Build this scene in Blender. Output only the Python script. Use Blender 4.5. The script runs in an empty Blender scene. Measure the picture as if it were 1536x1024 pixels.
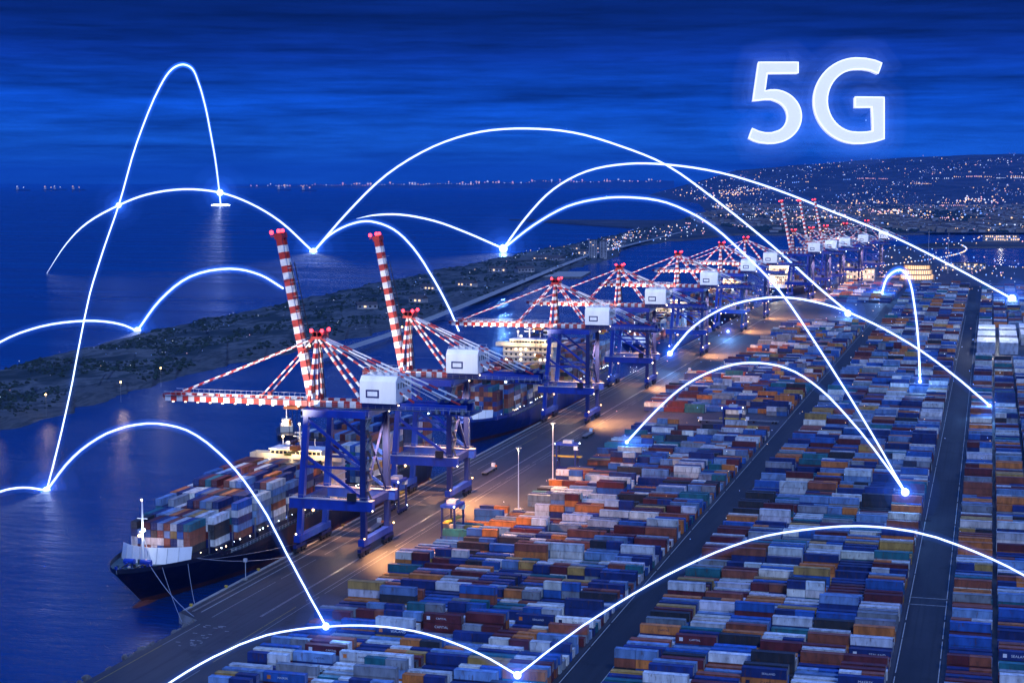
import bpy, math, random
from mathutils import Vector, Matrix, noise
random.seed(11)
SC = bpy.context.scene
COL = SC.collection
V = Vector
UP = V((0, 0, 1))

# ------------------------------------------------------------------ camera
CAMH = 116.0
FPX = 2500.0
PITCH = math.radians(5.4155)
YAW = math.radians(15.998)
cam = bpy.data.cameras.new('camera')
cam.sensor_width = 36.0
cam.lens = FPX / 1536 * 36
cam.clip_start = 1.0
cam.clip_end = 400000.0
camo = bpy.data.objects.new('camera', cam)
COL.objects.link(camo)
camo.location = (0, 0, CAMH)
camo.rotation_euler = (math.pi / 2 - PITCH, 0, YAW)
SC.camera = camo
FWD = V((-math.sin(YAW), math.cos(YAW), 0))
RGT = V((math.cos(YAW), math.sin(YAW), 0))


def view(x, y, z):
    """where a world point falls in the 1536 x 1024 frame (used only to skip what is out of frame)"""
    d = V((x, y, z - CAMH))
    f = d.dot(FWD); r = d.dot(RGT); u = d.z
    c = f * math.cos(PITCH) - u * math.sin(PITCH)
    h = f * math.sin(PITCH) + u * math.cos(PITCH)
    if c < 1: return (9e9, 9e9, c)
    return (768 + FPX * r / c, 512 - FPX * h / c, c)


# ------------------------------------------------------------------ materials
def nodes(m):
    m.use_nodes = True
    nt = m.node_tree
    return nt, nt.nodes, nt.links, nt.nodes['Principled BSDF']


def paint(name, col, rough=0.5, metal=0.0, var=0.18, scale=0.6, streak=1.0, spec=0.5, rust=0.0):
    """painted or plain surface: base colour broken up by noise, some rust, a little relief"""
    m = bpy.data.materials.new(name)
    nt, N, L, b = nodes(m)
    tc = N.new('ShaderNodeTexCoord')
    mp = N.new('ShaderNodeMapping'); mp.inputs['Scale'].default_value = (scale, scale, scale / streak)
    L.new(tc.outputs['Object'], mp.inputs['Vector'])
    n = N.new('ShaderNodeTexNoise'); n.inputs['Scale'].default_value = 1.0; n.inputs['Detail'].default_value = 6
    L.new(mp.outputs['Vector'], n.inputs['Vector'])
    r = N.new('ShaderNodeMapRange'); r.inputs['From Min'].default_value = 0.3; r.inputs['From Max'].default_value = 0.7
    r.inputs['To Min'].default_value = 1 - var; r.inputs['To Max'].default_value = 1 + var
    L.new(n.outputs['Fac'], r.inputs['Value'])
    mx = N.new('ShaderNodeMixRGB'); mx.blend_type = 'MULTIPLY'; mx.inputs['Fac'].default_value = 1
    mx.inputs['Color1'].default_value = (*col, 1)
    L.new(r.outputs['Result'], mx.inputs['Color2'])
    out = mx.outputs['Color']
    if rust > 0:
        n2 = N.new('ShaderNodeTexNoise'); n2.inputs['Scale'].default_value = 2.3; n2.inputs['Detail'].default_value = 8
        L.new(mp.outputs['Vector'], n2.inputs['Vector'])
        r2 = N.new('ShaderNodeMapRange'); r2.inputs['From Min'].default_value = 0.56; r2.inputs['From Max'].default_value = 0.72
        r2.inputs['To Max'].default_value = rust
        L.new(n2.outputs['Fac'], r2.inputs['Value'])
        m2 = N.new('ShaderNodeMixRGB'); m2.inputs['Color2'].default_value = (0.09, 0.035, 0.018, 1)
        L.new(r2.outputs['Result'], m2.inputs['Fac']); L.new(out, m2.inputs['Color1'])
        out = m2.outputs['Color']
    L.new(out, b.inputs['Base Color'])
    b.inputs['Roughness'].default_value = rough
    b.inputs['Metallic'].default_value = metal
    b.inputs['Specular IOR Level'].default_value = spec
    return m


def glow(name, col, strength, sampled=False):
    m = bpy.data.materials.new(name)
    nt, N, L, b = nodes(m)
    b.inputs['Base Color'].default_value = (*[min(1, c) for c in col], 1)
    b.inputs['Emission Color'].default_value = (*col, 1)
    b.inputs['Emission Strength'].default_value = strength
    if not sampled: m.cycles.emission_sampling = 'NONE'
    return m


def glow_volume(name, col, strength):
    """painted glow: a halo volume that only gives off light"""
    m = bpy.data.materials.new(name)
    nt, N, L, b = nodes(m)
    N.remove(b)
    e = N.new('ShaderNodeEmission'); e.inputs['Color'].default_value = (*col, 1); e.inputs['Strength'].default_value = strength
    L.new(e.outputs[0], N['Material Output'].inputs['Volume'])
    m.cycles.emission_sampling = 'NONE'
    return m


M = {}
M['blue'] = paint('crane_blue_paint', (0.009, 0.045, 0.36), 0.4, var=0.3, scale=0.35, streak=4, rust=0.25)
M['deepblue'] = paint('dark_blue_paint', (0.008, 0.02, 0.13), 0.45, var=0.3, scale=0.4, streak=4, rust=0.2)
M['red'] = paint('stripe_red_paint', (0.46, 0.035, 0.025), 0.45, var=0.25, rust=0.2)
M['white'] = paint('stripe_white_paint', (0.8, 0.8, 0.78), 0.45, var=0.12, rust=0.15)
M['housewhite'] = paint('housing_white_paint', (0.82, 0.83, 0.83), 0.4, var=0.08, scale=0.25, streak=6, rust=0.12)
M['grey'] = paint('grey_steel', (0.2, 0.21, 0.22), 0.5, 0.3, var=0.25)
M['dark'] = paint('dark_steel', (0.02, 0.022, 0.028), 0.6, 0.2, var=0.3)
M['palegrey'] = paint('pale_grey_steel', (0.5, 0.52, 0.55), 0.5, 0.1, var=0.2)
M['cable'] = paint('wire_cable', (0.5, 0.5, 0.52), 0.5, 0.5, var=0.1)
M['darkcable'] = paint('dark_wire_cable', (0.03, 0.03, 0.035), 0.5, 0.4, var=0.1)
M['rubber'] = paint('rubber', (0.015, 0.015, 0.016), 0.8, var=0.2)
M['glass'] = paint('dark_window_glass', (0.01, 0.015, 0.025), 0.08, var=0.1)
M['hull'] = paint('navy_hull_paint', (0.006, 0.009, 0.03), 0.4, var=0.45, scale=0.12, streak=5, rust=0.5)
M['hullblue'] = paint('blue_hull_paint', (0.012, 0.035, 0.2), 0.4, var=0.35, scale=0.12, streak=5, rust=0.4)
M['boot'] = paint('red_brown_antifouling', (0.13, 0.035, 0.025), 0.6, var=0.4, scale=0.15)
M['deck'] = paint('deck_green_paint', (0.03, 0.07, 0.09), 0.6, var=0.4, rust=0.5)
M['cream'] = paint('cream_superstructure_paint', (0.78, 0.68, 0.5), 0.45, var=0.1, scale=0.3, streak=4, rust=0.15)
M['orange'] = paint('orange_paint', (0.7, 0.19, 0.03), 0.5, var=0.2, rust=0.2)
M['yellow'] = paint('yellow_paint', (0.65, 0.42, 0.05), 0.5, var=0.2, rust=0.3)
M['concrete'] = paint('concrete', (0.3, 0.29, 0.27), 0.85, var=0.25, scale=0.3)
M['stone'] = paint('breakwater_stone', (0.12, 0.115, 0.11), 0.9, var=0.5, scale=0.5)
M['line'] = paint('road_marking_white', (0.4, 0.4, 0.38), 0.7, var=0.35, scale=1.5)
M['lineyellow'] = paint('road_marking_yellow', (0.55, 0.38, 0.06), 0.7, var=0.35, scale=1.5)
M['rail'] = paint('crane_rail_steel', (0.42, 0.4, 0.36), 0.35, 0.6, var=0.3)
M['warm'] = glow('sodium_lamp', (1.0, 0.55, 0.2), 9)
M['warmw'] = glow('warm_white_lamp', (1.0, 0.76, 0.45), 7)
M['cool'] = glow('cool_white_lamp', (0.7, 0.85, 1.0), 9)
M['bluelamp'] = glow('blue_lamp', (0.2, 0.45, 1.0), 7)
M['redlamp'] = glow('red_beacon_lamp', (1.0, 0.03, 0.045), 8)
M['citywarm'] = glow('town_lamp_amber', (1.0, 0.6, 0.3), 1.8)
M['citywhite'] = glow('town_lamp_white', (0.8, 0.88, 1.0), 1.3)
M['cityblue'] = glow('town_lamp_blue', (0.2, 0.4, 1.0), 1.6)
M['citypink'] = glow('town_lamp_pink', (1.0, 0.5, 0.5), 1.4)
M['citydim'] = glow('town_lamp_dim', (0.45, 0.55, 0.95), 0.8)
M['arc'] = glow('light_arc_core', (0.72, 0.87, 1.0), 1.9)
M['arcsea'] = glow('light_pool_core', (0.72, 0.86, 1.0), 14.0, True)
M['letter'] = glow('letter_face_light', (0.58, 0.60, 0.74), 1.0)
M['letteredge'] = glow('letter_rim_light', (0.8, 0.88, 1.0), 1.25)


def container_material():
    m = bpy.data.materials.new('container_paint')
    nt, N, L, b = nodes(m)
    a = N.new('ShaderNodeAttribute'); a.attribute_name = 'Col'
    tc = N.new('ShaderNodeTexCoord')
    geo = N.new('ShaderNodeNewGeometry')
    # weathering in world space so that no two copies look the same
    n = N.new('ShaderNodeTexNoise'); n.inputs['Scale'].default_value = 0.55; n.inputs['Detail'].default_value = 7
    mp = N.new('ShaderNodeMapping'); mp.inputs['Scale'].default_value = (1, 1, 0.35)
    L.new(geo.outputs['Position'], mp.inputs['Vector']); L.new(mp.outputs['Vector'], n.inputs['Vector'])
    r = N.new('ShaderNodeMapRange'); r.inputs['From Min'].default_value = 0.3; r.inputs['From Max'].default_value = 0.7
    r.inputs['To Min'].default_value = 0.62; r.inputs['To Max'].default_value = 1.3
    L.new(n.outputs['Fac'], r.inputs['Value'])
    mx = N.new('ShaderNodeMixRGB'); mx.blend_type = 'MULTIPLY'; mx.inputs['Fac'].default_value = 1
    oi = N.new('ShaderNodeObjectInfo')
    rr = N.new('ShaderNodeMapRange'); rr.inputs['To Min'].default_value = 0.78; rr.inputs['To Max'].default_value = 1.2
    L.new(oi.outputs['Random'], rr.inputs['Value'])
    mm = N.new('ShaderNodeMath'); mm.operation = 'MULTIPLY'; L.new(r.outputs['Result'], mm.inputs[0]); L.new(rr.outputs['Result'], mm.inputs[1])
    L.new(a.outputs['Color'], mx.inputs['Color1']); L.new(mm.outputs[0], mx.inputs['Color2'])
    n2 = N.new('ShaderNodeTexNoise'); n2.inputs['Scale'].default_value = 0.9; n2.inputs['Detail'].default_value = 9
    mp2 = N.new('ShaderNodeMapping'); mp2.inputs['Scale'].default_value = (1.6, 1.6, 0.5); mp2.inputs['Location'].default_value = (31, 7, 3)
    L.new(geo.outputs['Position'], mp2.inputs['Vector']); L.new(mp2.outputs['Vector'], n2.inputs['Vector'])
    r2 = N.new('ShaderNodeMapRange'); r2.inputs['From Min'].default_value = 0.57; r2.inputs['From Max'].default_value = 0.75
    r2.inputs['To Max'].default_value = 0.75
    L.new(n2.outputs['Fac'], r2.inputs['Value'])
    m2 = N.new('ShaderNodeMixRGB'); m2.inputs['Color2'].default_value = (0.1, 0.045, 0.025, 1)
    L.new(r2.outputs['Result'], m2.inputs['Fac']); L.new(mx.outputs['Color'], m2.inputs['Color1'])
    L.new(m2.outputs['Color'], b.inputs['Base Color'])
    b.inputs['Roughness'].default_value = 0.55
    return m


M['container'] = container_material()


# ------------------------------------------------------------------ mesh building
class MB:
    def __init__(s):
        s.v = []; s.f = []; s.m = []; s.c = []; s.slots = []
        s.col = None

    def slot(s, mat):
        if mat not in s.slots: s.slots.append(mat)
        return s.slots.index(mat)

    def add(s, vs, fs, mat):
        k = s.slot(mat); n = len(s.v)
        s.v.extend(tuple(p) for p in vs)
        for f in fs:
            s.f.append(tuple(i + n for i in f)); s.m.append(k); s.c.append(s.col)

    def box(s, lo, hi, mat):
        (a, b, c), (d, e, f) = lo, hi
        s.add([(a, b, c), (d, b, c), (d, e, c), (a, e, c), (a, b, f), (d, b, f), (d, e, f), (a, e, f)],
              [(0, 3, 2, 1), (4, 5, 6, 7), (0, 1, 5, 4), (1, 2, 6, 5), (2, 3, 7, 6), (3, 0, 4, 7)], mat)

    def cbox(s, c, size, mat):
        s.box([c[i] - size[i] / 2 for i in range(3)], [c[i] + size[i] / 2 for i in range(3)], mat)

    def beam(s, p, q, w, h, mat, side=None, w2=None, h2=None):
        """a rectangular bar from p to q; w across, h the other way; side = direction of w"""
        p = V(p); q = V(q); d = (q - p).normalized()
        if side is None:
            side = d.cross(UP) if abs(d.z) < 0.97 else V((0, 1, 0))
        side = V(side); side = (side - d * side.dot(d)).normalized()
        up = side.cross(d).normalized()
        w2 = w if w2 is None else w2; h2 = h if h2 is None else h2
        vs = []
        for o, ww, hh in ((p, w, h), (q, w2, h2)):
            for a, b in ((-1, -1), (1, -1), (1, 1), (-1, 1)):
                vs.append(o + side * (a * ww / 2) + up * (b * hh / 2))
        s.add(vs, [(0, 3, 2, 1), (4, 5, 6, 7), (0, 1, 5, 4), (1, 2, 6, 5), (2, 3, 7, 6), (3, 0, 4, 7)], mat)

    def stripes(s, p, q, w, h, step, mats, side=None, w2=None, h2=None):
        p = V(p); q = V(q); n = max(2, round((q - p).length / step))
        w2 = w if w2 is None else w2; h2 = h if h2 is None else h2
        for i in range(n):
            a, b = i / n, (i + 1) / n
            s.beam(p.lerp(q, a), p.lerp(q, b), w + (w2 - w) * a, h + (h2 - h) * a, mats[i % len(mats)], side,
                   w + (w2 - w) * b, h + (h2 - h) * b)

    def tube(s, pts, rad, mat, n=6, caps=True):
        pts = [V(p) for p in pts]
        rs = rad if isinstance(rad, (list, tuple)) else [rad] * len(pts)
        vs = []; prev = None
        for i, p in enumerate(pts):
            d = (pts[min(i + 1, len(pts) - 1)] - pts[max(i - 1, 0)]).normalized()
            if prev is None:
                a = d.cross(UP) if abs(d.z) < 0.95 else d.cross(V((0, 1, 0)))
            else:
                a = prev - d * prev.dot(d)
            a.normalize(); prev = a; b = d.cross(a)
            for k in range(n):
                t = 2 * math.pi * k / n
                vs.append(p + (a * math.cos(t) + b * math.sin(t)) * rs[i])
        fs = []
        for i in range(len(pts) - 1):
            for k in range(n):
                k2 = (k + 1) % n
                fs.append((i * n + k, i * n + k2, (i + 1) * n + k2, (i + 1) * n + k))
        if caps:
            fs.append(tuple(range(n))[::-1]); fs.append(tuple(range((len(pts) - 1) * n, len(pts) * n)))
        s.add(vs, fs, mat)

    def prism(s, poly, z0, z1, mat, topmat=None):
        n = len(poly)
        s.add([(x, y, z0) for x, y in poly] + [(x, y, z1) for x, y in poly],
              [(i, (i + 1) % n, (i + 1) % n + n, i + n) for i in range(n)] + [tuple(range(n))[::-1]], mat)
        s.add([(x, y, z1) for x, y in poly], [tuple(range(n))], topmat or mat)

    def octa(s, c, r, mat):
        x, y, z = c
        s.add([(x + r, y, z), (x - r, y, z), (x, y + r, z), (x, y - r, z), (x, y, z + r), (x, y, z - r)],
              [(0, 2, 4), (2, 1, 4), (1, 3, 4), (3, 0, 4), (2, 0, 5), (1, 2, 5), (3, 1, 5), (0, 3, 5)], mat)

    def ball(s, c, r, mat, nu=12, nv=8, sz=1.0):
        vs = [(c[0], c[1], c[2] + r * sz)]
        for j in range(1, nv):
            t = math.pi * j / nv
            for i in range(nu):
                a = 2 * math.pi * i / nu
                vs.append((c[0] + r * math.sin(t) * math.cos(a), c[1] + r * math.sin(t) * math.sin(a), c[2] + r * sz * math.cos(t)))
        vs.append((c[0], c[1], c[2] - r * sz))
        fs = [(0, 1 + i, 1 + (i + 1) % nu) for i in range(nu)]
        for j in range(nv - 2):
            for i in range(nu):
                a = 1 + j * nu + i; b = 1 + j * nu + (i + 1) % nu
                fs.append((a, a + nu, b + nu, b))
        e = len(vs) - 1; o = 1 + (nv - 2) * nu
        fs += [(e, o + (i + 1) % nu, o + i) for i in range(nu)]
        s.add(vs, fs, mat)

    def mesh(s, name):
        me = bpy.data.meshes.new(name)
        me.from_pydata(s.v, [], s.f)
        for m in s.slots: me.materials.append(m)
        me.polygons.foreach_set('material_index', s.m)
        if any(c is not None for c in s.c):
            at = me.attributes.new('Col', 'FLOAT_COLOR', 'FACE')
            fl = []
            for c in s.c: fl.extend((*(c or (0.2, 0.2, 0.2)), 1.0))
            at.data.foreach_set('color', fl)
        me.update()
        return me

    def build(s, name, parent=None, smooth=False):
        me = s.mesh(name)
        if smooth: me.polygons.foreach_set('use_smooth', [True] * len(me.polygons))
        return link(name, me, parent)


def link(name, data, parent=None, loc=None, rz=None):
    o = bpy.data.objects.new(name, data)
    COL.objects.link(o)
    if parent is not None: o.parent = parent
    if loc is not None: o.location = loc
    if rz is not None: o.rotation_euler = (0, 0, rz)
    return o


def tag(o, label=None, cat=None, group=None, kind=None):
    if label: o['label'] = label
    if cat: o['category'] = cat
    if group: o['group'] = group
    if kind: o['kind'] = kind
    return o


def empty(name, loc, label, cat, group=None, rz=0):
    o = link(name, None, None, loc, rz)
    o.empty_display_size = 1
    return tag(o, label, cat, group)


KIDS = {}


def copy_tree(o, parent=None):
    c = o.copy(); COL.objects.link(c)
    if parent is not None: c.parent = parent
    for ch in list(o.children): copy_tree(ch, c)
    return c


def lamp(kind, loc, energy, col, parent=None, size=0.5, spot=None, target=None, name='lamp_or_fill_light'):
    l = bpy.data.lights.new(name, kind)
    l.energy = energy; l.color = col
    l.shadow_soft_size = size
    o = link(name, l, parent, loc)
    if kind == 'SPOT':
        l.spot_size = math.radians(spot or 90); l.spot_blend = 0.8
        d = V(target) - V(loc)
        o.rotation_euler = d.to_track_quat('-Z', 'Y').to_euler()
    return o
# ------------------------------------------------------------------ sky and light
W = bpy.data.worlds.new('World')
SC.world = W
W.use_nodes = True
nt = W.node_tree; N = nt.nodes; L = nt.links
bg = N['Background']
tc = N.new('ShaderNodeTexCoord')
sep = N.new('ShaderNodeSeparateXYZ'); L.new(tc.outputs['Generated'], sep.inputs[0])
ramp = N.new('ShaderNodeValToRGB')
e = ramp.color_ramp.elements
e[0].position = 0.0; e[0].color = (0.014, 0.15, 0.74, 1)
e[1].position = 1.0; e[1].color = (0.09, 0.24, 0.9, 1)
for p, c in ((0.02, (0.009, 0.118, 0.64)), (0.045, (0.003, 0.068, 0.51)), (0.075, (0.0022, 0.025, 0.25)), (0.1, (0.001, 0.009, 0.09)),
             (0.16, (0.002, 0.022, 0.18)), (0.3, (0.005, 0.045, 0.33)), (0.5, (0.05, 0.18, 0.85))):
    k = e.new(p); k.color = (*c, 1)
L.new(sep.outputs['Z'], ramp.inputs['Fac'])
# long thin cloud bands lying near the horizon
mp = N.new('ShaderNodeMapping'); mp.inputs['Scale'].default_value = (3.2, 3.2, 80)
L.new(tc.outputs['Generated'], mp.inputs['Vector'])
n1 = N.new('ShaderNodeTexNoise'); n1.inputs['Scale'].default_value = 1.0; n1.inputs['Detail'].default_value = 7; n1.inputs['Roughness'].default_value = 0.62
L.new(mp.outputs['Vector'], n1.inputs['Vector'])
mpb = N.new('ShaderNodeMapping'); mpb.inputs['Scale'].default_value = (14, 14, 190); mpb.inputs['Rotation'].default_value = (0.004, 0.006, 0)
L.new(tc.outputs['Generated'], mpb.inputs['Vector'])
n2 = N.new('ShaderNodeTexNoise'); n2.inputs['Scale'].default_value = 1.0; n2.inputs['Detail'].default_value = 8; n2.inputs['Roughness'].default_value = 0.65
L.new(mpb.outputs['Vector'], n2.inputs['Vector'])
ad = N.new('ShaderNodeMath'); ad.operation = 'ADD'
L.new(n1.outputs['Fac'], ad.inputs[0]); L.new(n2.outputs['Fac'], ad.inputs[1])
cr = N.new('ShaderNodeMapRange'); cr.inputs['From Min'].default_value = 0.72; cr.inputs['From Max'].default_value = 1.28
cr.inputs['To Min'].default_value = 0.28; cr.inputs['To Max'].default_value = 1.9
L.new(ad.outputs[0], cr.inputs['Value'])
mul = N.new('ShaderNodeMixRGB'); mul.blend_type = 'MULTIPLY'; mul.inputs['Fac'].default_value = 1
L.new(ramp.outputs['Color'], mul.inputs['Color1']); L.new(cr.outputs['Result'], mul.inputs['Color2'])
# last twilight of the physical sky on top
SUN_EL, SUN_ROT = math.radians(4), math.radians(200)
sky = N.new('ShaderNodeTexSky'); sky.sky_type = 'NISHITA'; sky.sun_disc = False
sky.sun_elevation = SUN_EL; sky.sun_rotation = SUN_ROT
tint = N.new('ShaderNodeMixRGB'); tint.blend_type = 'MULTIPLY'; tint.inputs['Fac'].default_value = 1
tint.inputs['Color2'].default_value = (0.0003, 0.0008, 0.004, 1)
L.new(sky.outputs['Color'], tint.inputs['Color1'])
su = N.new('ShaderNodeMixRGB'); su.blend_type = 'ADD'; su.inputs['Fac'].default_value = 1
L.new(mul.outputs['Color'], su.inputs['Color1']); L.new(tint.outputs['Color'], su.inputs['Color2'])
L.new(su.outputs['Color'], bg.inputs['Color'])
bg.inputs['Strength'].default_value = 1.0

sl = bpy.data.lights.new('dusk_sun', 'SUN'); sl.energy = 1.75; sl.angle = math.radians(12); sl.color = (0.5, 0.66, 1.0)
so = link('dusk_sun', sl)
so.rotation_euler = (math.radians(52), 0, math.radians(28))

vs = SC.view_settings
vs.view_transform = 'Standard'; vs.look = 'None'; vs.exposure = 0.0; vs.gamma = 1.0; vs.use_curve_mapping = False
cy = SC.cycles
cy.use_denoising = True
cy.max_bounces = 5; cy.diffuse_bounces = 2; cy.glossy_bounces = 3; cy.transmission_bounces = 2; cy.volume_bounces = 0
cy.transparent_max_bounces = 48
cy.sample_clamp_indirect = 3.0
cy.use_light_tree = True


# ------------------------------------------------------------------ sea and land
def sea_material():
    m = bpy.data.materials.new('sea_water')
    nt, N, L, b = nodes(m)
    b.inputs['Base Color'].default_value = (0.0006, 0.032, 0.15, 1)
    b.inputs['Roughness'].default_value = 0.16
    b.inputs['IOR'].default_value = 1.333
    geo = N.new('ShaderNodeNewGeometry')
    mp = N.new('ShaderNodeMapping'); mp.inputs['Rotation'].default_value = (0, 0, math.radians(16)); mp.inputs['Scale'].default_value = (0.05, 0.16, 0.1)
    L.new(geo.outputs['Position'], mp.inputs['Vector'])
    n = N.new('ShaderNodeTexNoise'); n.inputs['Scale'].default_value = 1.0; n.inputs['Detail'].default_value = 8; n.inputs['Roughness'].default_value = 0.62
    L.new(mp.outputs['Vector'], n.inputs['Vector'])
    bp = N.new('ShaderNodeBump'); bp.inputs['Strength'].default_value = 0.55; bp.inputs['Distance'].default_value = 1.6
    L.new(n.outputs['Fac'], bp.inputs['Height']); L.new(bp.outputs['Normal'], b.inputs['Normal'])
    # patches of calmer and rougher water
    mp2 = N.new('ShaderNodeMapping'); mp2.inputs['Rotation'].default_value = (0, 0, math.radians(16)); mp2.inputs['Scale'].default_value = (0.002, 0.012, 0.01)
    L.new(geo.outputs['Position'], mp2.inputs['Vector'])
    n2 = N.new('ShaderNodeTexNoise'); n2.inputs['Scale'].default_value = 1.0; n2.inputs['Detail'].default_value = 6
    L.new(mp2.outputs['Vector'], n2.inputs['Vector'])
    r = N.new('ShaderNodeMapRange'); r.inputs['From Min'].default_value = 0.3; r.inputs['From Max'].default_value = 0.7
    r.inputs['To Min'].default_value = 0.1; r.inputs['To Max'].default_value = 0.3
    L.new(n2.outputs['Fac'], r.inputs['Value']); L.new(r.outputs['Result'], b.inputs['Roughness'])
    return m


def ground_material(name, cols, scale, detail=10, rough=0.9, stretch=(1, 1, 1), spec=0.3):
    """ground: several earth colours mixed in irregular patches laid out on the ground itself"""
    m = bpy.data.materials.new(name)
    nt, N, L, b = nodes(m)
    geo = N.new('ShaderNodeNewGeometry')
    mp = N.new('ShaderNodeMapping'); mp.inputs['Scale'].default_value = [scale * s for s in stretch]
    L.new(geo.outputs['Position'], mp.inputs['Vector'])
    n = N.new('ShaderNodeTexNoise'); n.inputs['Scale'].default_value = 1.0; n.inputs['Detail'].default_value = detail; n.inputs['Roughness'].default_value = 0.65
    L.new(mp.outputs['Vector'], n.inputs['Vector'])
    rp = N.new('ShaderNodeValToRGB')
    el = rp.color_ramp.elements
    k = len(cols)
    for i, (p, c) in enumerate(cols):
        q = el[0] if i == 0 else (el[-1] if i == k - 1 else None)
        if q is None: q = el.new(p)
        q.position = p; q.color = (*c, 1)
    L.new(n.outputs['Fac'], rp.inputs['Fac'])
    L.new(rp.outputs['Color'], b.inputs['Base Color'])
    b.inputs['Roughness'].default_value = rough; b.inputs['Specular IOR Level'].default_value = spec
    return m


M['sea'] = sea_material()
M['asphalt'] = ground_material('yard_asphalt', [(0.3, (0.018, 0.019, 0.024)), (0.45, (0.034, 0.034, 0.04)), (0.55, (0.05, 0.048, 0.055)), (0.72, (0.08, 0.074, 0.076))], 0.035, 12, 0.62, (1, 0.35, 1), 0.5)
def add_streaks(m, sx, sy, amt, stain):
    """tyre marks drawn out along the quay and round dark oil stains, mixed over the ground colour"""
    nt = m.node_tree; N = nt.nodes; L = nt.links; b = N['Principled BSDF']
    src = b.inputs['Base Color'].links[0].from_socket
    geo = N.new('ShaderNodeNewGeometry')
    for scale, lo, hi, k in (((sx, sy, 1), 0.5, 0.75, amt), ((0.11, 0.11, 1), 0.6, 0.68, stain), ((0.012, 0.006, 1), 0.45, 0.6, 0.35)):
        mp = N.new('ShaderNodeMapping'); mp.inputs['Scale'].default_value = scale
        L.new(geo.outputs['Position'], mp.inputs['Vector'])
        n = N.new('ShaderNodeTexNoise'); n.inputs['Scale'].default_value = 1; n.inputs['Detail'].default_value = 5
        L.new(mp.outputs['Vector'], n.inputs['Vector'])
        r = N.new('ShaderNodeMapRange'); r.inputs['From Min'].default_value = lo; r.inputs['From Max'].default_value = hi; r.inputs['To Max'].default_value = k
        L.new(n.outputs['Fac'], r.inputs['Value'])
        mx = N.new('ShaderNodeMixRGB'); mx.inputs['Color2'].default_value = (0.014, 0.014, 0.016, 1)
        L.new(r.outputs['Result'], mx.inputs['Fac']); L.new(src, mx.inputs['Color1']); src = mx.outputs['Color']
    L.new(src, b.inputs['Base Color'])


add_streaks(M['asphalt'], 0.9, 0.012, 0.75, 0.6)
M['lane'] = ground_material('lane_asphalt', [(0.3, (0.018, 0.021, 0.028)), (0.5, (0.027, 0.031, 0.04)), (0.7, (0.045, 0.047, 0.055))], 0.06, 10, 0.7, (1.5, 0.3, 1))
add_streaks(M['lane'], 1.1, 0.01, 0.7, 0.5)
M['scrubland'] = ground_material('scrubland', [(0.32, (0.008, 0.02, 0.022)), (0.44, (0.015, 0.03, 0.03)), (0.5, (0.045, 0.058, 0.06)), (0.56, (0.11, 0.12, 0.125)), (0.61, (0.03, 0.045, 0.045)), (0.7, (0.015, 0.03, 0.028))], 0.028, 14, 0.95, (1.3, 0.5, 1))
M['sand'] = ground_material('beach_sand', [(0.3, (0.03, 0.038, 0.042)), (0.47, (0.075, 0.085, 0.09)), (0.55, (0.022, 0.032, 0.034)), (0.63, (0.11, 0.115, 0.12)), (0.75, (0.04, 0.055, 0.05))], 0.05, 10, 0.95, (2, 0.5, 1))
M['townland'] = ground_material('town_ground', [(0.3, (0.01, 0.016, 0.022)), (0.5, (0.03, 0.04, 0.05)), (0.6, (0.07, 0.075, 0.085)), (0.75, (0.02, 0.03, 0.035))], 0.006, 14, 0.95)
M['bush'] = paint('scrub_leaves', (0.012, 0.03, 0.02), 0.9, var=0.6, scale=0.3)

mb = MB()
R = 260000
mb.add([(-R, -4000, -3), (R, -4000, -3), (R, R, -3), (-R, R, -3)], [(0, 1, 2, 3)], M['sea'])
tag(mb.build('sea'), 'deep blue sea with long low ripples reaching the horizon', None, None, 'structure')

# the terminal: one raised sheet with a quay wall round it
QX = -209.5
port = [(-201, 180), (-201, 396), (QX, 402), (QX, 1560), (-155, 2140), (-140, 2420), (-170, 2687), (-180, 3200), (-120, 3000), (-60, 2508), (46, 2437), (240, 2440), (700, 2500), (700, 180)]
mb = MB(); mb.prism(port, -8, 0, M['concrete'], M['asphalt'])
tag(mb.build('terminal_ground'), 'grey asphalt ground of the container terminal beside the quay wall', None, None, 'structure')

for x0, x1, nm in ((-94.6, -84.2, 'narrow'), (-19.6, -8.6, 'wide')):
    mb = MB(); mb.box((x0, 200, 0.0), (x1, 1960, 0.006), M['lane'])
    tag(mb.build('road'), 'dark %s lane running between the blocks of stacked containers' % nm, None, None, 'structure')
mb = MB()
for x in (-206.3, -186.2):
    for dx in (-0.22, 0.22): mb.box((x + dx - 0.1, 404, 0.004), (x + dx + 0.1, 1550, 0.03), M['rail'])
mb.box((-209.3, 404, 0.002), (-208.3, 1556, 0.22), M['concrete'])
mb.box((-203.9, 404, 0.003), (-203.6, 1540, 0.02), M['line'])
tag(mb.build('crane_rails'), 'pale steel crane rails and coping stone running along the quay edge', None, None, 'structure')
mb = MB()
for x, y0, y1 in ((-198.5, 300, 1300), (-181.2, 250, 1350), (-179.4, 250, 1350)):
    y = y0
    while y < y1:
        ln = random.uniform(12, 60)
        mb.box((x - 0.07, y, 0.004), (x + 0.07, min(y + ln, y1), 0.012), M['line' if random.random() < 0.8 else 'lineyellow'])
        y += ln + random.choice((0.5, 4, 7))
for y in (466, 474): mb.box((-19.4, y, 0.009), (-8.8, y + 0.35, 0.014), M['line'])
for x in (-19.2, -9.2, -94.2, -84.8):
    y = 260
    while y < 1500:
        ln = random.uniform(15, 50)
        mb.box((x, y, 0.009), (x + 0.22, y + ln, 0.014), M['line'])
        y += ln + random.uniform(0.5, 3)
for k in range(26):      # worn lettering-like lane marks at the bend of the apron
    x = random.uniform(-197, -188); y = random.uniform(372, 392)
    mb.box((x, y, 0.016 + k * 0.0004), (x + random.uniform(0.4, 1.6), y + 0.3, 0.018 + k * 0.0004), M['line'])
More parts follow.
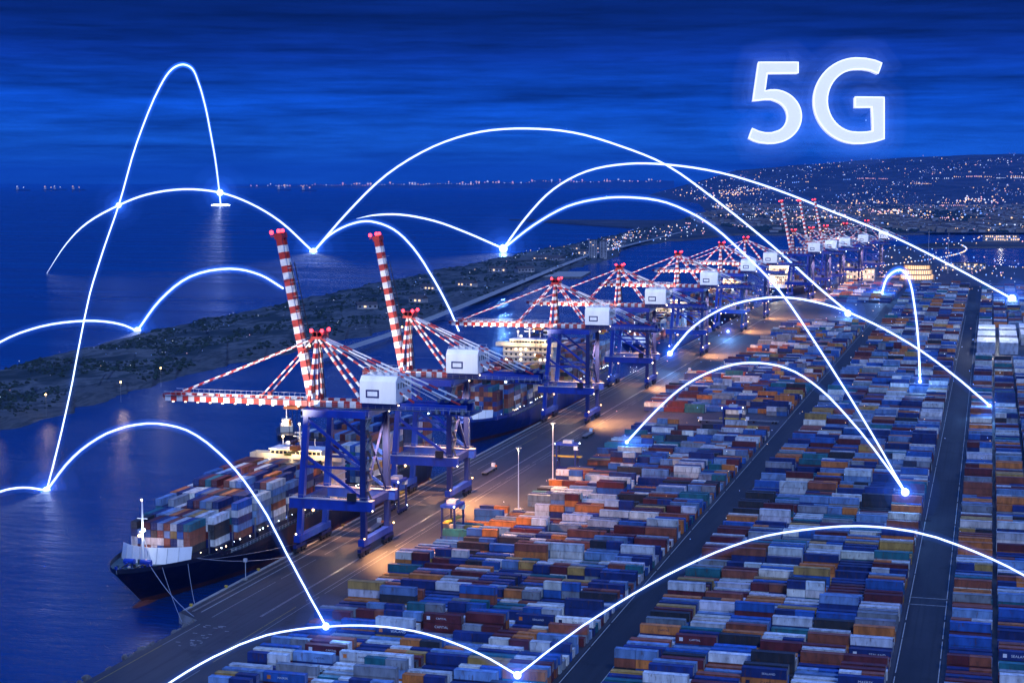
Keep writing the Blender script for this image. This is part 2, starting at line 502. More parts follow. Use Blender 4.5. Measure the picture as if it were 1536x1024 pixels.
tag(mb.build('road_markings'), 'worn white and yellow lines painted on the quay apron and lanes', None, None, 'structure')

# quay corner: loose stones where the berth starts
mb = MB()
for k in range(170):
    y = random.uniform(250, 402); x = -201.6 - abs(random.gauss(0, 1.2)); r = random.uniform(0.5, 1.3)
    c = V((x, y, -2.6 + random.uniform(0, 1.8)))
    mb.ball(c, r, M['stone'], 5, 4, random.uniform(0.6, 1))
    for i in range(len(mb.v) - 17, len(mb.v)):
        mb.v[i] = tuple(mb.v[i][j] + random.uniform(-0.25, 0.25) * r for j in range(3))
tag(mb.build('rubble'), 'dark loose rubble stones lining the near quay slope at the water', None, None, 'stuff')

# the sand spit between the harbour basin and the open sea
INN = [(-440, 480), (-450, 586), (-452, 687), (-459, 832), (-464, 951), (-455, 1092), (-452, 1247), (-466, 1473), (-483, 1742), (-547, 2290), (-557, 2592), (-625, 2870), (-617, 3442), (-568, 3829)]
OUT = [(-560, 640), (-585, 767), (-608, 929), (-649, 1178), (-662, 1360), (-686, 1650), (-715, 1982), (-739, 2336), (-776, 2798), (-800, 3348), (-852, 3964), (-889, 4326), (-944, 5102), (-1154, 6919)]


def lerp_poly(P, t):
    t = max(0, min(0.99999, t)) * (len(P) - 1); i = int(t); f = t - i
    return V((P[i][0] + (P[i + 1][0] - P[i][0]) * f, P[i][1] + (P[i + 1][1] - P[i][1]) * f))


def spit_point(t, s):
    a = lerp_poly(INN, t); b = lerp_poly(OUT, t); a.x -= 14 * min(1, max(0, (t - 0.15) * 6))
    w = 9 * noise.noise(V((t * 60, s * 3, 1.7))) + 4 * noise.noise(V((t * 190, s * 3, 5.1)))
    p = a.lerp(b, s); p.x += w
    h = -3.6 + 4.2 * min(1, min(s, 1 - s) * 9) + 1.2 * noise.noise(V((p.x / 25, p.y / 40, 0)))
    return (p.x, p.y, max(h, -3.6))


mb = MB(); NT, NS = 420, 26
vs_ = [spit_point(i / NT, j / NS) for i in range(NT + 1) for j in range(NS + 1)]
for i in range(NT):
    for j in range(NS):
        a = i * (NS + 1) + j
        beach = j < 3.4 + 2.6 * noise.noise(V((i / 9, 0, 4))) or j >= NS - 2 - 2.2 * noise.noise(V((i / 7, 3, 4)))
        mb.f.append((a, a + NS + 1, a + NS + 2, a + 1)); mb.m.append(mb.slot(M['sand' if beach and i < 330 else 'scrubland'])); mb.c.append(None)
mb.v = vs_
tag(mb.build('spit_land', smooth=True), 'low scrub covered spit with pale sandy edges between basin and sea', None, None, 'structure')

mb = MB()
for k in range(19000):
    t = random.random() ** 1.6 * 0.9; s = random.uniform(0.07, 0.97)
    x, y, z = spit_point(t, s)
    if noise.noise(V((x / 38, y / 75, 3))) < -0.02: continue
    r = random.choice((0.4, 0.5, 0.6, 0.8, 1.2)) * (1 + t)
    n0 = len(mb.v)
    mb.ball((x, y, z + r * 0.2), r, M['bush'], 6, 4, random.uniform(0.4, 0.8))
    for i in range(n0, len(mb.v)):
        mb.v[i] = tuple(mb.v[i][j] + random.uniform(-0.35, 0.35) * r for j in range(3))
tag(mb.build('scrub'), 'dark green scrub bushes scattered over the sandy spit', None, None, 'stuff')

# spit road
mb = MB(); RD = [(-418, 951), (-436, 1183), (-470, 1457), (-522, 1855), (-565, 2179), (-615, 2581), (-650, 3100), (-700, 3900)]
prev = None
for k in range(121):
    p = lerp_poly(RD, k / 120); q = lerp_poly(RD, k / 120 + 0.005)
    d = (q - p).normalized(); n_ = V((-d.y, d.x))
    w = 5
    cur = (V((*(p - n_ * w), 1.9)), V((*(p + n_ * w), 1.9)))
    if prev and k > 4: mb.add([prev[0], prev[1], cur[1], cur[0]], [(0, 1, 2, 3)], M['concrete'])
    prev = cur
tag(mb.build('spit_road'), 'pale road running the length of the scrub covered spit', None, None, 'structure')

mb = MB(); mb.prism([(-558, 2012), (-492, 2031), (-510, 2160), (-585, 2130)], -8, -0.6, M['stone'], M['concrete'])
tag(mb.build('jetty'), 'flat dark concrete jetty reaching from the spit into the basin', 'jetty')
mb = MB(); mb.prism([(-678, 2353), (-633, 2453), (-657, 2613), (-700, 2527)], 0.5, 2.4, M['sand'])
tag(mb.build('field'), 'pale open field on the spit before the apartment tower', None, None, 'structure')
mb = MB(); mb.prism([(-172, 3158), (-108, 3389), (155, 3706), (500, 3900), (480, 3400), (137, 3280), (-100, 3146)], -8, -0.5, M['stone'], M['townland'])
tag(mb.build('mole_land'), 'thin dark mole between two strips of water at the right', None, None, 'structure')

# mainland: rises to a ridge behind the town
RIDGE = [(700, 268), (850, 267), (930, 263), (1000, 260), (1060, 259), (1150, 252), (1230, 247), (1300, 241), (1380, 238), (1450, 235), (1540, 232), (1800, 231)]
COAST = [(3700, 1110), (4300, 1085), (5200, 1012), (6900, 1056), (9900, 1044), (13000, 995), (16000, 960), (22000, 880), (30000, 760)]


def interp(T, x):
    if x <= T[0][0]: return T[0][1]
    for (a, b), (c, d) in zip(T, T[1:]):
        if x <= c: return b + (d - b) * (x - a) / (c - a)
    return T[-1][1]


def mainland(z, u):
    """z = distance out from the terminal, u = bearing as tangent; returns a world point"""
    px = 768 + u * FPX
    rd = V((0, 0, CAMH)) + (FWD + RGT * u) * z
    rh = (275 - interp(RIDGE, px)) * 15000 / FPX + CAMH
    f = max(0, min(1, (z - 7500) / 7500)); f = f * f * (3 - 2 * f)
    h = 1.0 + (rh - 1) * f * f + f * 26 * noise.noise(V((rd.x / 1300, rd.y / 1300, 2))) + f * 8 * noise.noise(V((rd.x / 300, rd.y / 300, 9)))
    edge = (px - interp(COAST, z)) / 14
    h = 1 + (h - 1) * 0.12 if edge <= 1 else h
    if edge < 1: h = -4 + (h + 4) * max(0, edge)
    elif edge < 9: h = 1 + (h - 1) * (0.12 + 0.88 * (edge - 1) / 8) if edge > 1 else h
    return V((rd.x, rd.y, h))


mb = MB(); ZS = []; z = 3900.0
while z < 15600: ZS.append(z); z *= 1.018
NU = 200
for z in ZS:
    for j in range(NU + 1):
        u = (interp(COAST, z) - 6 - 768) / FPX; u1 = 1800 / FPX * 0.5
        mb.v.append(tuple(mainland(z, u + (u1 - u) * (j / NU))))
k0 = mb.slot(M['townland'])
for i in range(len(ZS) - 1):
    for j in range(NU):
        a = i * (NU + 1) + j
        mb.f.append((a, a + 1, a + NU + 2, a + NU + 1)); mb.m.append(k0); mb.c.append(None)
tag(mb.build('mainland_hills', smooth=True), 'dark coastal plain rising to a low ridge behind the lit town', None, None, 'structure')

# low shore of the near mainland along the basin
mb = MB(); mb.prism([(-700, 3350), (-616, 3444), (-568, 3829), (-440, 3850), (-250, 3900), (-120, 4050), (100, 4250), (600, 4500), (600, 5200), (-1500, 5200), (-900, 4300)], -8, 0.4, M['stone'], M['townland'])
tag(mb.build('mainland_shore'), 'dark flat shore along the far side of the harbour basin', None, None, 'structure')

# the coast beyond the bay
mb = MB(); DZ = 42000; prevp = None; CO = []
for k in range(161):
    px = 345 + (1010 - 345) * k / 160
    u = (px - 768) / FPX
    c = (FWD + RGT * u) * DZ
    t = k / 160
    hh = 40 + 170 * min(1, t * 1.4) * (0.6 + 0.6 * noise.noise(V((k / 9, 1, 1)))) + 100 * max(0, t - 0.45)
    p = V((c.x, c.y, hh)); q = V((c.x * 0.985, c.y * 0.985, -3)); r_ = V((c.x * 1.05, c.y * 1.05, -3))
    if prevp: mb.add([prevp[1], q, p, prevp[0], prevp[2], r_], [(0, 1, 2, 3), (3, 2, 5, 4)], M['townland'])
    prevp = (p, q, r_); CO.append((c, hh))
tag(mb.build('far_coast_hills', smooth=True), 'thin dark line of low hills across the bay on the horizon', None, None, 'structure')

# ------------------------------------------------------------------ air
HAZE_DENSITY = 0.000032
mb = MB(); mb.box((-58000, -1500, -4.5), (40000, 66000, 760), None)
me = bpy.data.meshes.new('haze'); me.from_pydata(mb.v, [], mb.f)
hz = bpy.data.materials.new('haze_air'); hz.use_nodes = True
hn = hz.node_tree; hn.nodes.remove(hn.nodes['Principled BSDF'])
pv = hn.nodes.new('ShaderNodeVolumePrincipled')
pv.inputs['Color'].default_value = (0.05, 0.36, 1.0, 1); pv.inputs['Density'].default_value = HAZE_DENSITY; pv.inputs['Anisotropy'].default_value = 0.2
hn.links.new(pv.outputs[0], hn.nodes['Material Output'].inputs['Volume'])
me.materials.append(hz)
ho_ = link('haze', me)
tag(ho_, 'thin blue evening haze lying over the port, sea and town', None, None, 'stuff')
# ------------------------------------------------------------------ containers
CL, CW, CH = 12.19, 2.44, 2.59
K = 0.84            # scale of the whole terminal against full size
KH = CH * K + 0.015
PAL = [('navy blue', (0.012, 0.035, 0.17), 22), ('bright blue', (0.025, 0.12, 0.42), 11), ('slate blue', (0.16, 0.28, 0.5), 14),
       ('pale grey', (0.64, 0.67, 0.7), 18), ('steel grey', (0.25, 0.28, 0.32), 9), ('maroon', (0.13, 0.022, 0.025), 12),
       ('rust brown', (0.3, 0.085, 0.045), 8), ('orange', (0.62, 0.2, 0.045), 10), ('ochre', (0.5, 0.3, 0.08), 4), ('teal', (0.02, 0.16, 0.2), 6),
       ('cream white', (0.82, 0.79, 0.7), 6), ('charcoal', (0.03, 0.032, 0.04), 6)]
PALW = [p[2] for p in PAL]
PDICT = {p[0]: p[1] for p in PAL}


def pick_colour():
    return random.choices(PAL, PALW)[0][0]


def jit(c, a=0.18):
    k = 1 + random.uniform(-a, a)
    return tuple(min(0.9, max(0.004, x * k * (1 + random.uniform(-0.05, 0.05)))) for x in c)


def container_body(col, ln):
    mb = MB(); m = M['container']
    h = ln / 2; w = CW / 2; i = 0.06
    rail = tuple(x * 0.8 for x in col)
    mb.col = col
    mb.box((-h + i, -w + i, 0.1), (h - i, w - i, CH - 0.05), m)
    for sy in (-1, 1):                                  # corrugated side walls
        n = int(ln / 0.5); x0 = -h + 0.2; st = (ln - 0.4) / n
        for k in range(n):
            x = x0 + k * st
            y0, y1 = sorted((sy * (w - i), sy * (w - 0.02)))
            mb.box((x, y0, 0.17), (x + st * 0.5, y1, CH - 0.14), m)
    n = int(ln / 0.9)
    for k in range(n):                                  # roof ribs
        x = -h + 0.4 + k * (ln - 0.8) / n
        mb.box((x, -w + 0.12, CH - 0.05), (x + 0.4, w - 0.12, CH - 0.02), m)
    mb.col = rail
    for sx in (-1, 1):
        for sy in (-1, 1):
            x0, x1 = sorted((sx * h, sx * (h - 0.17))); y0, y1 = sorted((sy * w, sy * (w - 0.17)))
            mb.box((x0, y0, 0), (x1, y1, CH), m)
        x0, x1 = sorted((sx * h, sx * (h - 0.12)))
        mb.box((x0, -w + 0.17, CH - 0.13), (x1, w - 0.17, CH - 0.005), m)
        mb.box((x0, -w + 0.17, 0.01), (x1, w - 0.17, 0.15), m)
    for sy in (-1, 1):
        y0, y1 = sorted((sy * w, sy * (w - 0.1)))
        mb.box((-h + 0.17, y0, CH - 0.13), (h - 0.17, y1, CH - 0.005), m)
        mb.box((-h + 0.17, y0, 0.01), (h - 0.17, y1, 0.16), m)
    return mb.mesh('shipping_container')


def container_door(col, ln):
    mb = MB(); m = M['container']
    h = ln / 2
    mb.col = tuple(min(0.85, x * 1.08) for x in col)
    for sy in (-1, 1):
        y0, y1 = sorted((sy * 0.02, sy * 1.04))
        mb.box((h - 0.058, y0, 0.17), (h - 0.02, y1, CH - 0.16), m)
    mb.col = (0.3, 0.31, 0.32)
    for y in (-0.78, -0.28, 0.28, 0.78):
        mb.tube([(h + 0.005, y, 0.12), (h + 0.005, y, CH - 0.1)], 0.03, m, 5)
        mb.box((h - 0.02, y - 0.02, 0.95), (h + 0.03, y + 0.22, 1.02), m)
    return mb.mesh('door')


BODY, DOOR, TEXTS = {}, {}, {}


def text_mesh(word, size, mat):
    key = (word, size, mat.name)
    if key in TEXTS: return TEXTS[key]
    cu = bpy.data.curves.new('lettering', 'FONT'); cu.body = word; cu.size = size; cu.align_x = 'CENTER'; cu.align_y = 'CENTER'
    cu.extrude = 0.012; cu.space_character = 1.08
    ob = bpy.data.objects.new('lettering', cu)
    COL.objects.link(ob)
    bpy.context.view_layer.update()
    me = bpy.data.meshes.new_from_object(ob.evaluated_get(bpy.context.evaluated_depsgraph_get()))
    bpy.data.objects.remove(ob)
    me.materials.clear(); me.materials.append(mat)
    TEXTS[key] = me
    return me


M['inkwhite'] = paint('white_lettering', (0.75, 0.76, 0.78), 0.5, var=0.1)
M['inkdark'] = paint('dark_lettering', (0.015, 0.02, 0.06), 0.5, var=0.1)
WORDS = {'navy blue': (['MAERSK', 'SEALAND'], 'inkwhite'), 'bright blue': (['MAERSK', 'SEALAND'], 'inkwhite'), 'pale grey': (['MAERSK', 'SEALAND', 'CAPITAL'], 'inkdark'),
         'maroon': (['CAPITAL'], 'inkwhite'), 'orange': (['CAPITAL'], 'inkdark'), 'cream white': (['CAPITAL', 'SEALAND'], 'inkdark'), 'slate blue': (['CAPITAL', 'SEALAND'], 'inkdark')}


def make_container(col, ln, loc, rz, label, cat, group, name, words=True, door=True):
    key = (col, ln)
    if key not in BODY:
        BODY[key] = container_body(PDICT[col], ln); DOOR[key] = container_door(PDICT[col], ln)
    o = link(name, BODY[key], None, loc, rz)
    o.scale = (K, K, K)
    tag(o, label, cat, group)
    if door: link('door', DOOR[key], o)
    if words and col in WORDS and ln > 8 and random.random() < 0.5:
        ws, ink = WORDS[col]
        w = random.choice(ws)
        t = link('lettering', text_mesh(w, random.choice((0.8, 1.05)), M[ink]), o, (random.choice((-0.3, 1.2, 2.0)), -CW / 2 - 0.015, 1.3))
        t.rotation_euler = (math.pi / 2, 0, 0)
        if random.random() < 0.55:
            lg = MB(); s = 0.55
            inks = M[ink] if random.random() < 0.6 else M['orange']
            lg.box((-s, -0.012, -s), (s, 0.0, s), inks)
            link('emblem', lg.mesh('emblem'), o, (-4.4, -CW / 2 - 0.003, 1.35))
    return o


def easy_box(mb, x, y, z, sx, sy, sz, col, detail):
    mb.col = col
    m = M['container']
    mb.box((x - sx / 2, y - sy / 2, z), (x + sx / 2, y + sy / 2, z + sz), m)
    if detail:
        mb.col = tuple(c * 0.72 for c in col)
        # roof frame and corner posts, standing a little proud
        for s in (-1, 1):
            a, b = sorted((y + s * sy / 2, y + s * (sy / 2 + 0.03)))
            mb.box((x - sx / 2, a, z + sz - 0.16), (x + sx / 2, b, z + sz), m)
            mb.box((x - sx / 2, a, z), (x + sx / 2, b, z + 0.14), m)
            for t in (-1, 1):
                c0, c1 = sorted((x + t * sx / 2, x + t * (sx / 2 - 0.16)))
                mb.box((c0, a, z + 0.14), (c1, b, z + sz - 0.16), m)


# ---- the yard -------------------------------------------------------------------------------------------------
YARD = []            # (x, y, tier, colour, length, block, column, row, visible, top)
COLP = 10.43


def yard_block(name, xs, y0, y1, pitch, keep, hw=(0.08, 0.5, 0.36, 0.06), sh=0.14):
    """xs: column centres; rows run away from the camera; each column keeps its own heights and colours"""
    n = int((y1 - y0) / pitch)
    for ci, x in enumerate(xs):
        front = 0; run = 0; h = 2; last = None
        for r in range(n):
            y = y0 + r * pitch
            if not keep(x, y): front = 0; continue
            if run <= 0:
                h = random.choices((0, 1, 2, 3), hw)[0]; run = random.choice((1, 1, 1, 1, 2))
            run -= 1
            xx = x + random.uniform(-0.18, 0.18); short = random.random() < sh
            for t in range(h):
                v = view(xx, y, t * KH)
                if v[0] < -90 or v[0] > 1850 or v[1] > 1150: continue
                col = last if (last and random.random() < 0.33) else pick_colour(); last = col
                vis = t >= front - 0.4 or t == h - 1
                if short:
                    for q in (-1, 1):
                        YARD.append((xx + q * 2.58, y, t, col if q < 0 else pick_colour(), 6.06, name, ci, r, vis, t == h - 1))
                else:
                    YARD.append((xx, y, t, col, CL, name, ci, r, vis, t == h - 1))
            front = h


def near_left(x, y):
    lim = -178 if y < 485 else (-171 if y < 560 else -168)
    if x - 6 < lim + random.uniform(-1, 5): return False
    if 636 < y < 656 and x < -120: return False
    if abs(x + 159) < 9 and 552 < y < 572: return False
    if abs(x + 163) < 9 and 610 < y < 640: return False
    return True


PITCH_Y = 3.45
xs1 = [-95.6 - COLP * (k + 0.5) for k in range(8)]
xs2 = [-83.2 + COLP * (k + 0.5) for k in range(6)]
xs3 = [-7.4 + (COLP + 1.3) * k + COLP / 2 for k in range(10)]
yard_block('left', xs1, 300, 772, PITCH_Y, near_left, sh=0.42)
yard_block('left', xs1, 834, 1000, PITCH_Y, lambda x, y: x > -172 and random.random() < 0.93, (0.14, 0.5, 0.3, 0.06), 0.4)
yard_block('left', xs1, 1006, 1395, PITCH_Y, lambda x, y: x > -160 and not (1110 < y < 1130) and random.random() < 0.9, (0.16, 0.5, 0.28, 0.06), 0.4)
yard_block('middle', xs2, 330, 1010, PITCH_Y, lambda x, y: True)
yard_block('middle', xs2, 1020, 1480, PITCH_Y, lambda x, y: True)
yard_block('middle', xs2, 1490, 1950, PITCH_Y, lambda x, y: True)
yard_block('left', [x + 3 for x in xs1], 1660, 1950, PITCH_Y, lambda x, y: x > -150)
yard_block('right', xs3, 330, 700, PITCH_Y, lambda x, y: True)
yard_block('right', xs3, 708, 1130, PITCH_Y, lambda x, y: True)
yard_block('right', xs3, 1400, 1950, PITCH_Y, lambda x, y: True)

ORD = ['first', 'second', 'third', 'fourth', 'fifth', 'sixth', 'seventh', 'eighth', 'ninth', 'tenth', 'eleventh', 'twelfth', 'thirteenth', 'fourteenth', 'fifteenth',
       'sixteenth', 'seventeenth', 'eighteenth', 'nineteenth', 'twentieth']
YARD.sort(key=lambda c: c[1])
near = []
for c in YARD:
    v = view(c[0], c[1], (c[2] + 0.5) * KH)
    if c[8] and -20 < v[0] < 1556 and v[1] < 1030: near.append(c)
NEAR = near[:290]
nearset = set(id(c) for c in NEAR)
firstrow = {}
for c in NEAR:
    k = (c[5], c[6]); firstrow.setdefault(k, []).append(c[1])
TIER = {0: 'on the ground', 1: 'second tier', 2: 'third tier'}
LANE = {'left': 'from right, left block', 'middle': 'from left, middle block', 'right': 'from left, right block'}
for c in NEAR:
    x, y, t, col, ln, blk, ci, r, vis, top = c
    ys = sorted(set(firstrow[(blk, ci)])); row = ORD[min(ys.index(y), 19)]
    half = '' if ln > 8 else ('short ' if True else '')
    side = ' %s row from front' % row if ln > 8 else (' left half, %s row' % row if x < (xs1 if blk == 'left' else xs2 if blk == 'middle' else xs3)[ci] else ' right half, %s row' % row)
    colw = ORD[ci]
    lab = '%s%s container, %s,%s, %s column %s' % (half, col, TIER[t] if t else 'bottom tier', side, colw, LANE[blk])
    make_container(col, ln, (x, y, t * KH + 0.01), random.uniform(-0.004, 0.004), lab, 'container', 'containers stacked in the yard', 'shipping_container')
mb = MB()
for c in YARD:
    if id(c) in nearset: continue
    x, y, t, col, ln, blk, ci, r, vis, top = c
    if not vis and not top and t < 1: pass
    easy_box(mb, x, y, t * KH + 0.01, ln * K, CW * K, CH * K, jit(PDICT[col]), y < 900)
tag(mb.build('stacked_containers'), 'mass of stacked coloured containers filling the yard beyond the front rows', None, None, 'stuff')

# tall reefer stacks with bright lids far up the right block
lamp('POINT', (6, 1215, 30), 30000, (0.9, 0.95, 1.0), None, 1.0)  # two added lamps without a mast, put in to brighten the lids
lamp('POINT', (6, 1290, 30), 30000, (0.9, 0.95, 1.0), None, 1.0)
k = 0
for x, y in ((-1, 1180), (-1, 1235), (-1, 1290), (14, 1180), (14, 1240), (14, 1295), (29, 1250), (29, 1310)):
    mb = MB(); mb.col = (0.2, 0.22, 0.3)
    for j in range(3):
        for t in range(3):
            mb.col = jit((0.32, 0.36, 0.45)); mb.box((x - 6.1, y + j * 13, t * 2.6 + 0.01), (x + 6.1, y + j * 13 + 12, t * 2.6 + 2.58), M['container'])
    o = mb.build('reefer_stack')
    lid = MB(); lid.col = (0.85, 0.86, 0.88)
    for j in range(3): lid.box((x - 6.1, y + j * 13, 7.82), (x + 6.1, y + j * 13 + 12, 8.0), M['container'])
    lid.build('lid', o)
    tag(o, 'tall stack of white lidded refrigerated containers, %s of the bright group right of wide lane' % ORD[k], 'container stack', 'white lidded reefer stacks')
    k += 1
# ------------------------------------------------------------------ ship to shore cranes
RW = [M['red'], M['white']]


def crane(label, x, y, boom='full', raised=False, detail=True, group='ship to shore cranes along the quay', rz=0.0):
    root = empty('gantry_crane', (x, y, 0), label, 'crane', group, rz)
    B, DB = M['blue'], M['deepblue']
    G = 20.5; YH = 10.5
    # legs
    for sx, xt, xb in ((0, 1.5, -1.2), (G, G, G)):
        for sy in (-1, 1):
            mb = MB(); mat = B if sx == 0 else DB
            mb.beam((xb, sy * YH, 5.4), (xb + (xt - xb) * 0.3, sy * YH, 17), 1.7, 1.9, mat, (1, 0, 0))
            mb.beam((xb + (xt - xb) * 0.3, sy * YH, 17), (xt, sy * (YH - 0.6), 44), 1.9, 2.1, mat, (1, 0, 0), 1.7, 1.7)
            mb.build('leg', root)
    # portal beams and ties
    for sy in (-1, 1):
        mb = MB(); mb.box((-4.2, sy * YH - 1.15, 14.2), (G + 3.2, sy * YH + 1.15, 17.4), B)
        mb.box((-4.2, sy * YH - 1.4, 17.4), (G + 3.2, sy * YH + 1.4, 17.55), M['palegrey'])
        for k in range(12):
            mb.box((-4 + k * 2.4, sy * YH - 1.36, 17.55), (-3.93 + k * 2.4, sy * YH - 1.3, 18.6), M['palegrey'])
        mb.beam((-4, sy * YH - 1.33, 18.6), (G + 3, sy * YH - 1.33, 18.6), 0.07, 0.07, M['palegrey'])
        mb.build('portal_beam', root)
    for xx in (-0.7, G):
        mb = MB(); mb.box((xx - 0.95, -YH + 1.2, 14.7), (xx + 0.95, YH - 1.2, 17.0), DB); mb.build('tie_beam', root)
    for xx in (-1.2, G):
        sb = MB(); sb.box((xx - 1.0, -YH - 2.6, 3.4), (xx + 1.0, YH + 2.6, 5.5), B)
        s = sb.build('sill_beam', root)
        for sy in (-1, 1):
            bg_ = MB()
            bg_.beam((xx, sy * YH - 4.2, 2.3), (xx, sy * YH + 4.2, 2.3), 1.2, 1.0, DB, (1, 0, 0))
            for q in (-1, 1):
                bg_.beam((xx, sy * YH + q * 2.5 - 1.9, 1.2), (xx, sy * YH + q * 2.5 + 1.9, 1.2), 1.0, 0.9, M['dark'], (1, 0, 0))
                for w in (-1.1, 1.1):
                    bg_.tube([(xx - 0.3, sy * YH + q * 2.5 + w, 0.42), (xx + 0.3, sy * YH + q * 2.5 + w, 0.42)], 0.38, M['dark'], 10)
            bg_.box((xx - 0.5, sy * YH - 0.6, 2.8), (xx + 0.5, sy * YH + 0.6, 3.4), B)
            bg_.build('bogie', s)
    # braces on both side frames
    for sy in (-1, 1):
        for p, q in (((0.9, 43.0), (G - 0.4, 28.5)), ((-0.2, 31.5), (G - 0.6, 18.3))):
            mb = MB(); mb.beam((p[0], sy * (YH - 0.4), p[1]), (q[0], sy * (YH - 0.2), q[1]), 0.9, 0.9, B); mb.build('brace', root)
        mb = MB(); mb.beam((0.6, sy * (YH - 0.3), 27.4), (G - 0.8, sy * (YH - 0.3), 27.4), 0.75, 0.8, B); mb.build('strut', root)
        mb = MB(); mb.box((0.4, sy * (YH - 0.6) - 0.9, 43.2), (G + 0.8, sy * (YH - 0.6) + 0.9, 45.4), B); mb.build('top_beam', root)
    for xx in (1.4, G):
        mb = MB(); mb.box((xx - 1.0, -YH + 1.6, 43.3), (xx + 1.0, YH - 1.6, 45.2), B); mb.build('cross_beam', root)
    mb = MB(); mb.beam((G, -YH + 1, 18), (G, YH - 1, 42.5), 0.6, 0.6, DB); mb.beam((G, YH - 1, 18), (G, -YH + 1, 42.5), 0.6, 0.6, DB); mb.build('brace', root)
    # girder over the portal and back reach
    mb = MB()
    for sy in (-1, 1):
        mb.stripes((-0.6, sy * 3.4, 46.5), (17.6, sy * 3.4, 46.5), 1.2, 2.0, 2.1, RW, (0, 1, 0))
        mb.beam((17.6, sy * 3.4, 46.4), (52, sy * 3.4, 46.4), 1.3, 2.4, B, (0, 1, 0))
    for k in range(11): mb.beam((2 + k * 4.8, -2.8, 46.2), (2 + k * 4.8, 2.8, 46.2), 0.5, 0.7, DB)
    mb.build('girder', root)
    mb = MB()
    for sy in (-1, 1):
        yy = sy * 5.0
        mb.box((0, min(yy, sy * 4.05), 45.5), (52.5, max(yy, sy * 4.05), 45.6), M['grey'])
        for k in range(22): mb.box((0.2 + k * 2.48, yy - 0.05, 45.6), (0.28 + k * 2.48, yy + 0.05, 46.8), M['palegrey'])
        for zz in (46.2, 46.8): mb.beam((0, yy, zz), (52.5, yy, zz), 0.06, 0.06, M['palegrey'])
    mb.build('walkway', root)
    mb = MB()   # platform with rope drums and trolley gear at the end of the back reach
    mb.box((41, -6.5, 44.6), (54, 6.5, 45.0), DB)
    for k in range(9):
        mb.tube([(42.5 + k * 1.25, -2.4, 48.6), (42.5 + k * 1.25, 2.4, 48.6)], 0.5, DB if k % 2 else M['grey'], 8)
    for k in range(14):
        xx = random.uniform(42, 53); yy = random.uniform(-6, 6)
        mb.box((xx - 0.5, yy - 0.5, 45.0), (xx + 0.6, yy + 0.6, 45.3 + random.random() * 1.6), random.choice((DB, M['grey'], B)))
    for yy in (-6.4, 6.4):
        for k in range(7): mb.box((41.1 + k * 2.1, yy - 0.05, 45), (41.2 + k * 2.1, yy + 0.05, 46.3), M['palegrey'])
        mb.beam((41, yy, 46.3), (54, yy, 46.3), 0.08, 0.08, M['palegrey'])
    mb.build('rear_platform', root)
    # machinery house
    h = MB(); x0, x1, yy, z0, z1, c = 18.2, 30.2, 7.2, 47.7, 56.2, 1.6
    prof = [(-yy, z0), (yy, z0), (yy, z1 - c), (yy - c, z1), (-yy + c, z1), (-yy, z1 - c)]
    n = len(prof)
    cx = 0.5
    vsn = [(x0, a, b) for a, b in prof] + [(x1, a, b) for a, b in prof]
    h.add(vsn, [(i, (i + 1) % n, (i + 1) % n + n, i + n) for i in range(n)] + [tuple(range(n))[::-1], tuple(range(n, 2 * n))], M['housewhite'])
    ho = h.build('machinery_house', root)
    s = MB()
    s.box((20.2, -yy - 0.06, 49.4), (24.6, -yy - 0.003, 52.0), M['deepblue'])
    s.box((20.75, -yy - 0.09, 49.95), (24.05, -yy - 0.06, 51.45), M['housewhite'])
    s.build('sign_panel', ho)
    s = MB()
    for k in range(5): s.box((x1 + 0.003, -5.6 + k * 2.4, 52.2), (x1 + 0.09, -4.4 + k * 2.4, 54.0), M['grey'])
    s.box((x1 + 0.003, -1.0, 47.8), (x1 + 0.09, 0.6, 50.2), M['grey'])
    s.build('vent', ho)
    for k in range(4):
        s = MB(); s.box((20 + k * 2.6, -3, 56.2), (21.4 + k * 2.6, -1.2, 56.9 + 0.3 * (k % 2)), M['palegrey']); s.build('roof_unit', ho)
    s = MB()
    for yq in (-5.4, 5.4):
        s = MB(); s.beam((18.5, yq, 57.2), (30, yq, 57.2), 0.07, 0.07, M['palegrey'])
        for k in range(6): s.box((18.6 + k * 2.2, yq - 0.05, 56.2), (18.7 + k * 2.2, yq + 0.05, 57.2), M['palegrey'])
        s.build('railing', ho)
    # A frame
    AX, AZ = 1.6, 67.2
    for sy in (-1, 1):
        for bx, by in ((0.2, 5.2), (1.8, 2.2)):
            mb = MB(); mb.stripes((bx, sy * by, 47.4), (AX, sy * 1.7, AZ), 0.9, 0.9, 1.7, RW, None, 0.8, 0.8); mb.build('mast_leg', root)
        mb = MB(); mb.stripes((17.5, sy * 3.4, 47.6), (AX + 0.8, sy * 1.7, AZ - 0.4), 0.7, 0.7, 1.8, RW); mb.build('back_leg', root)
    hd = MB()
    hd.box((AX - 1.4, -3.2, AZ - 0.3), (AX + 2.2, 3.2, AZ + 0.5), M['red'])
    for k in range(6): hd.tube([(AX - 1.1 + k * 0.55, -2.4, AZ + 1.2), (AX - 1.1 + k * 0.55, 2.4, AZ + 1.2)], 0.85, M['red'] if k % 2 else M['dark'], 9)
    for k in range(9):
        a = 2 * math.pi * k / 9
        hd.box((AX + 0.4 + 2.3 * math.cos(a) - 0.07, 3.4 * math.sin(a) - 0.07, AZ + 0.4), (AX + 0.4 + 2.3 * math.cos(a) + 0.07, 3.4 * math.sin(a) + 0.07, AZ + 2.0), M['red'])
    for k in range(9):
        a, b = 2 * math.pi * k / 9, 2 * math.pi * (k + 1) / 9
        hd.beam((AX + 0.4 + 2.3 * math.cos(a), 3.4 * math.sin(a), AZ + 2.0), (AX + 0.4 + 2.3 * math.cos(b), 3.4 * math.sin(b), AZ + 2.0), 0.12, 0.12, M['red'])
    ho2 = hd.build('mast_head', root)
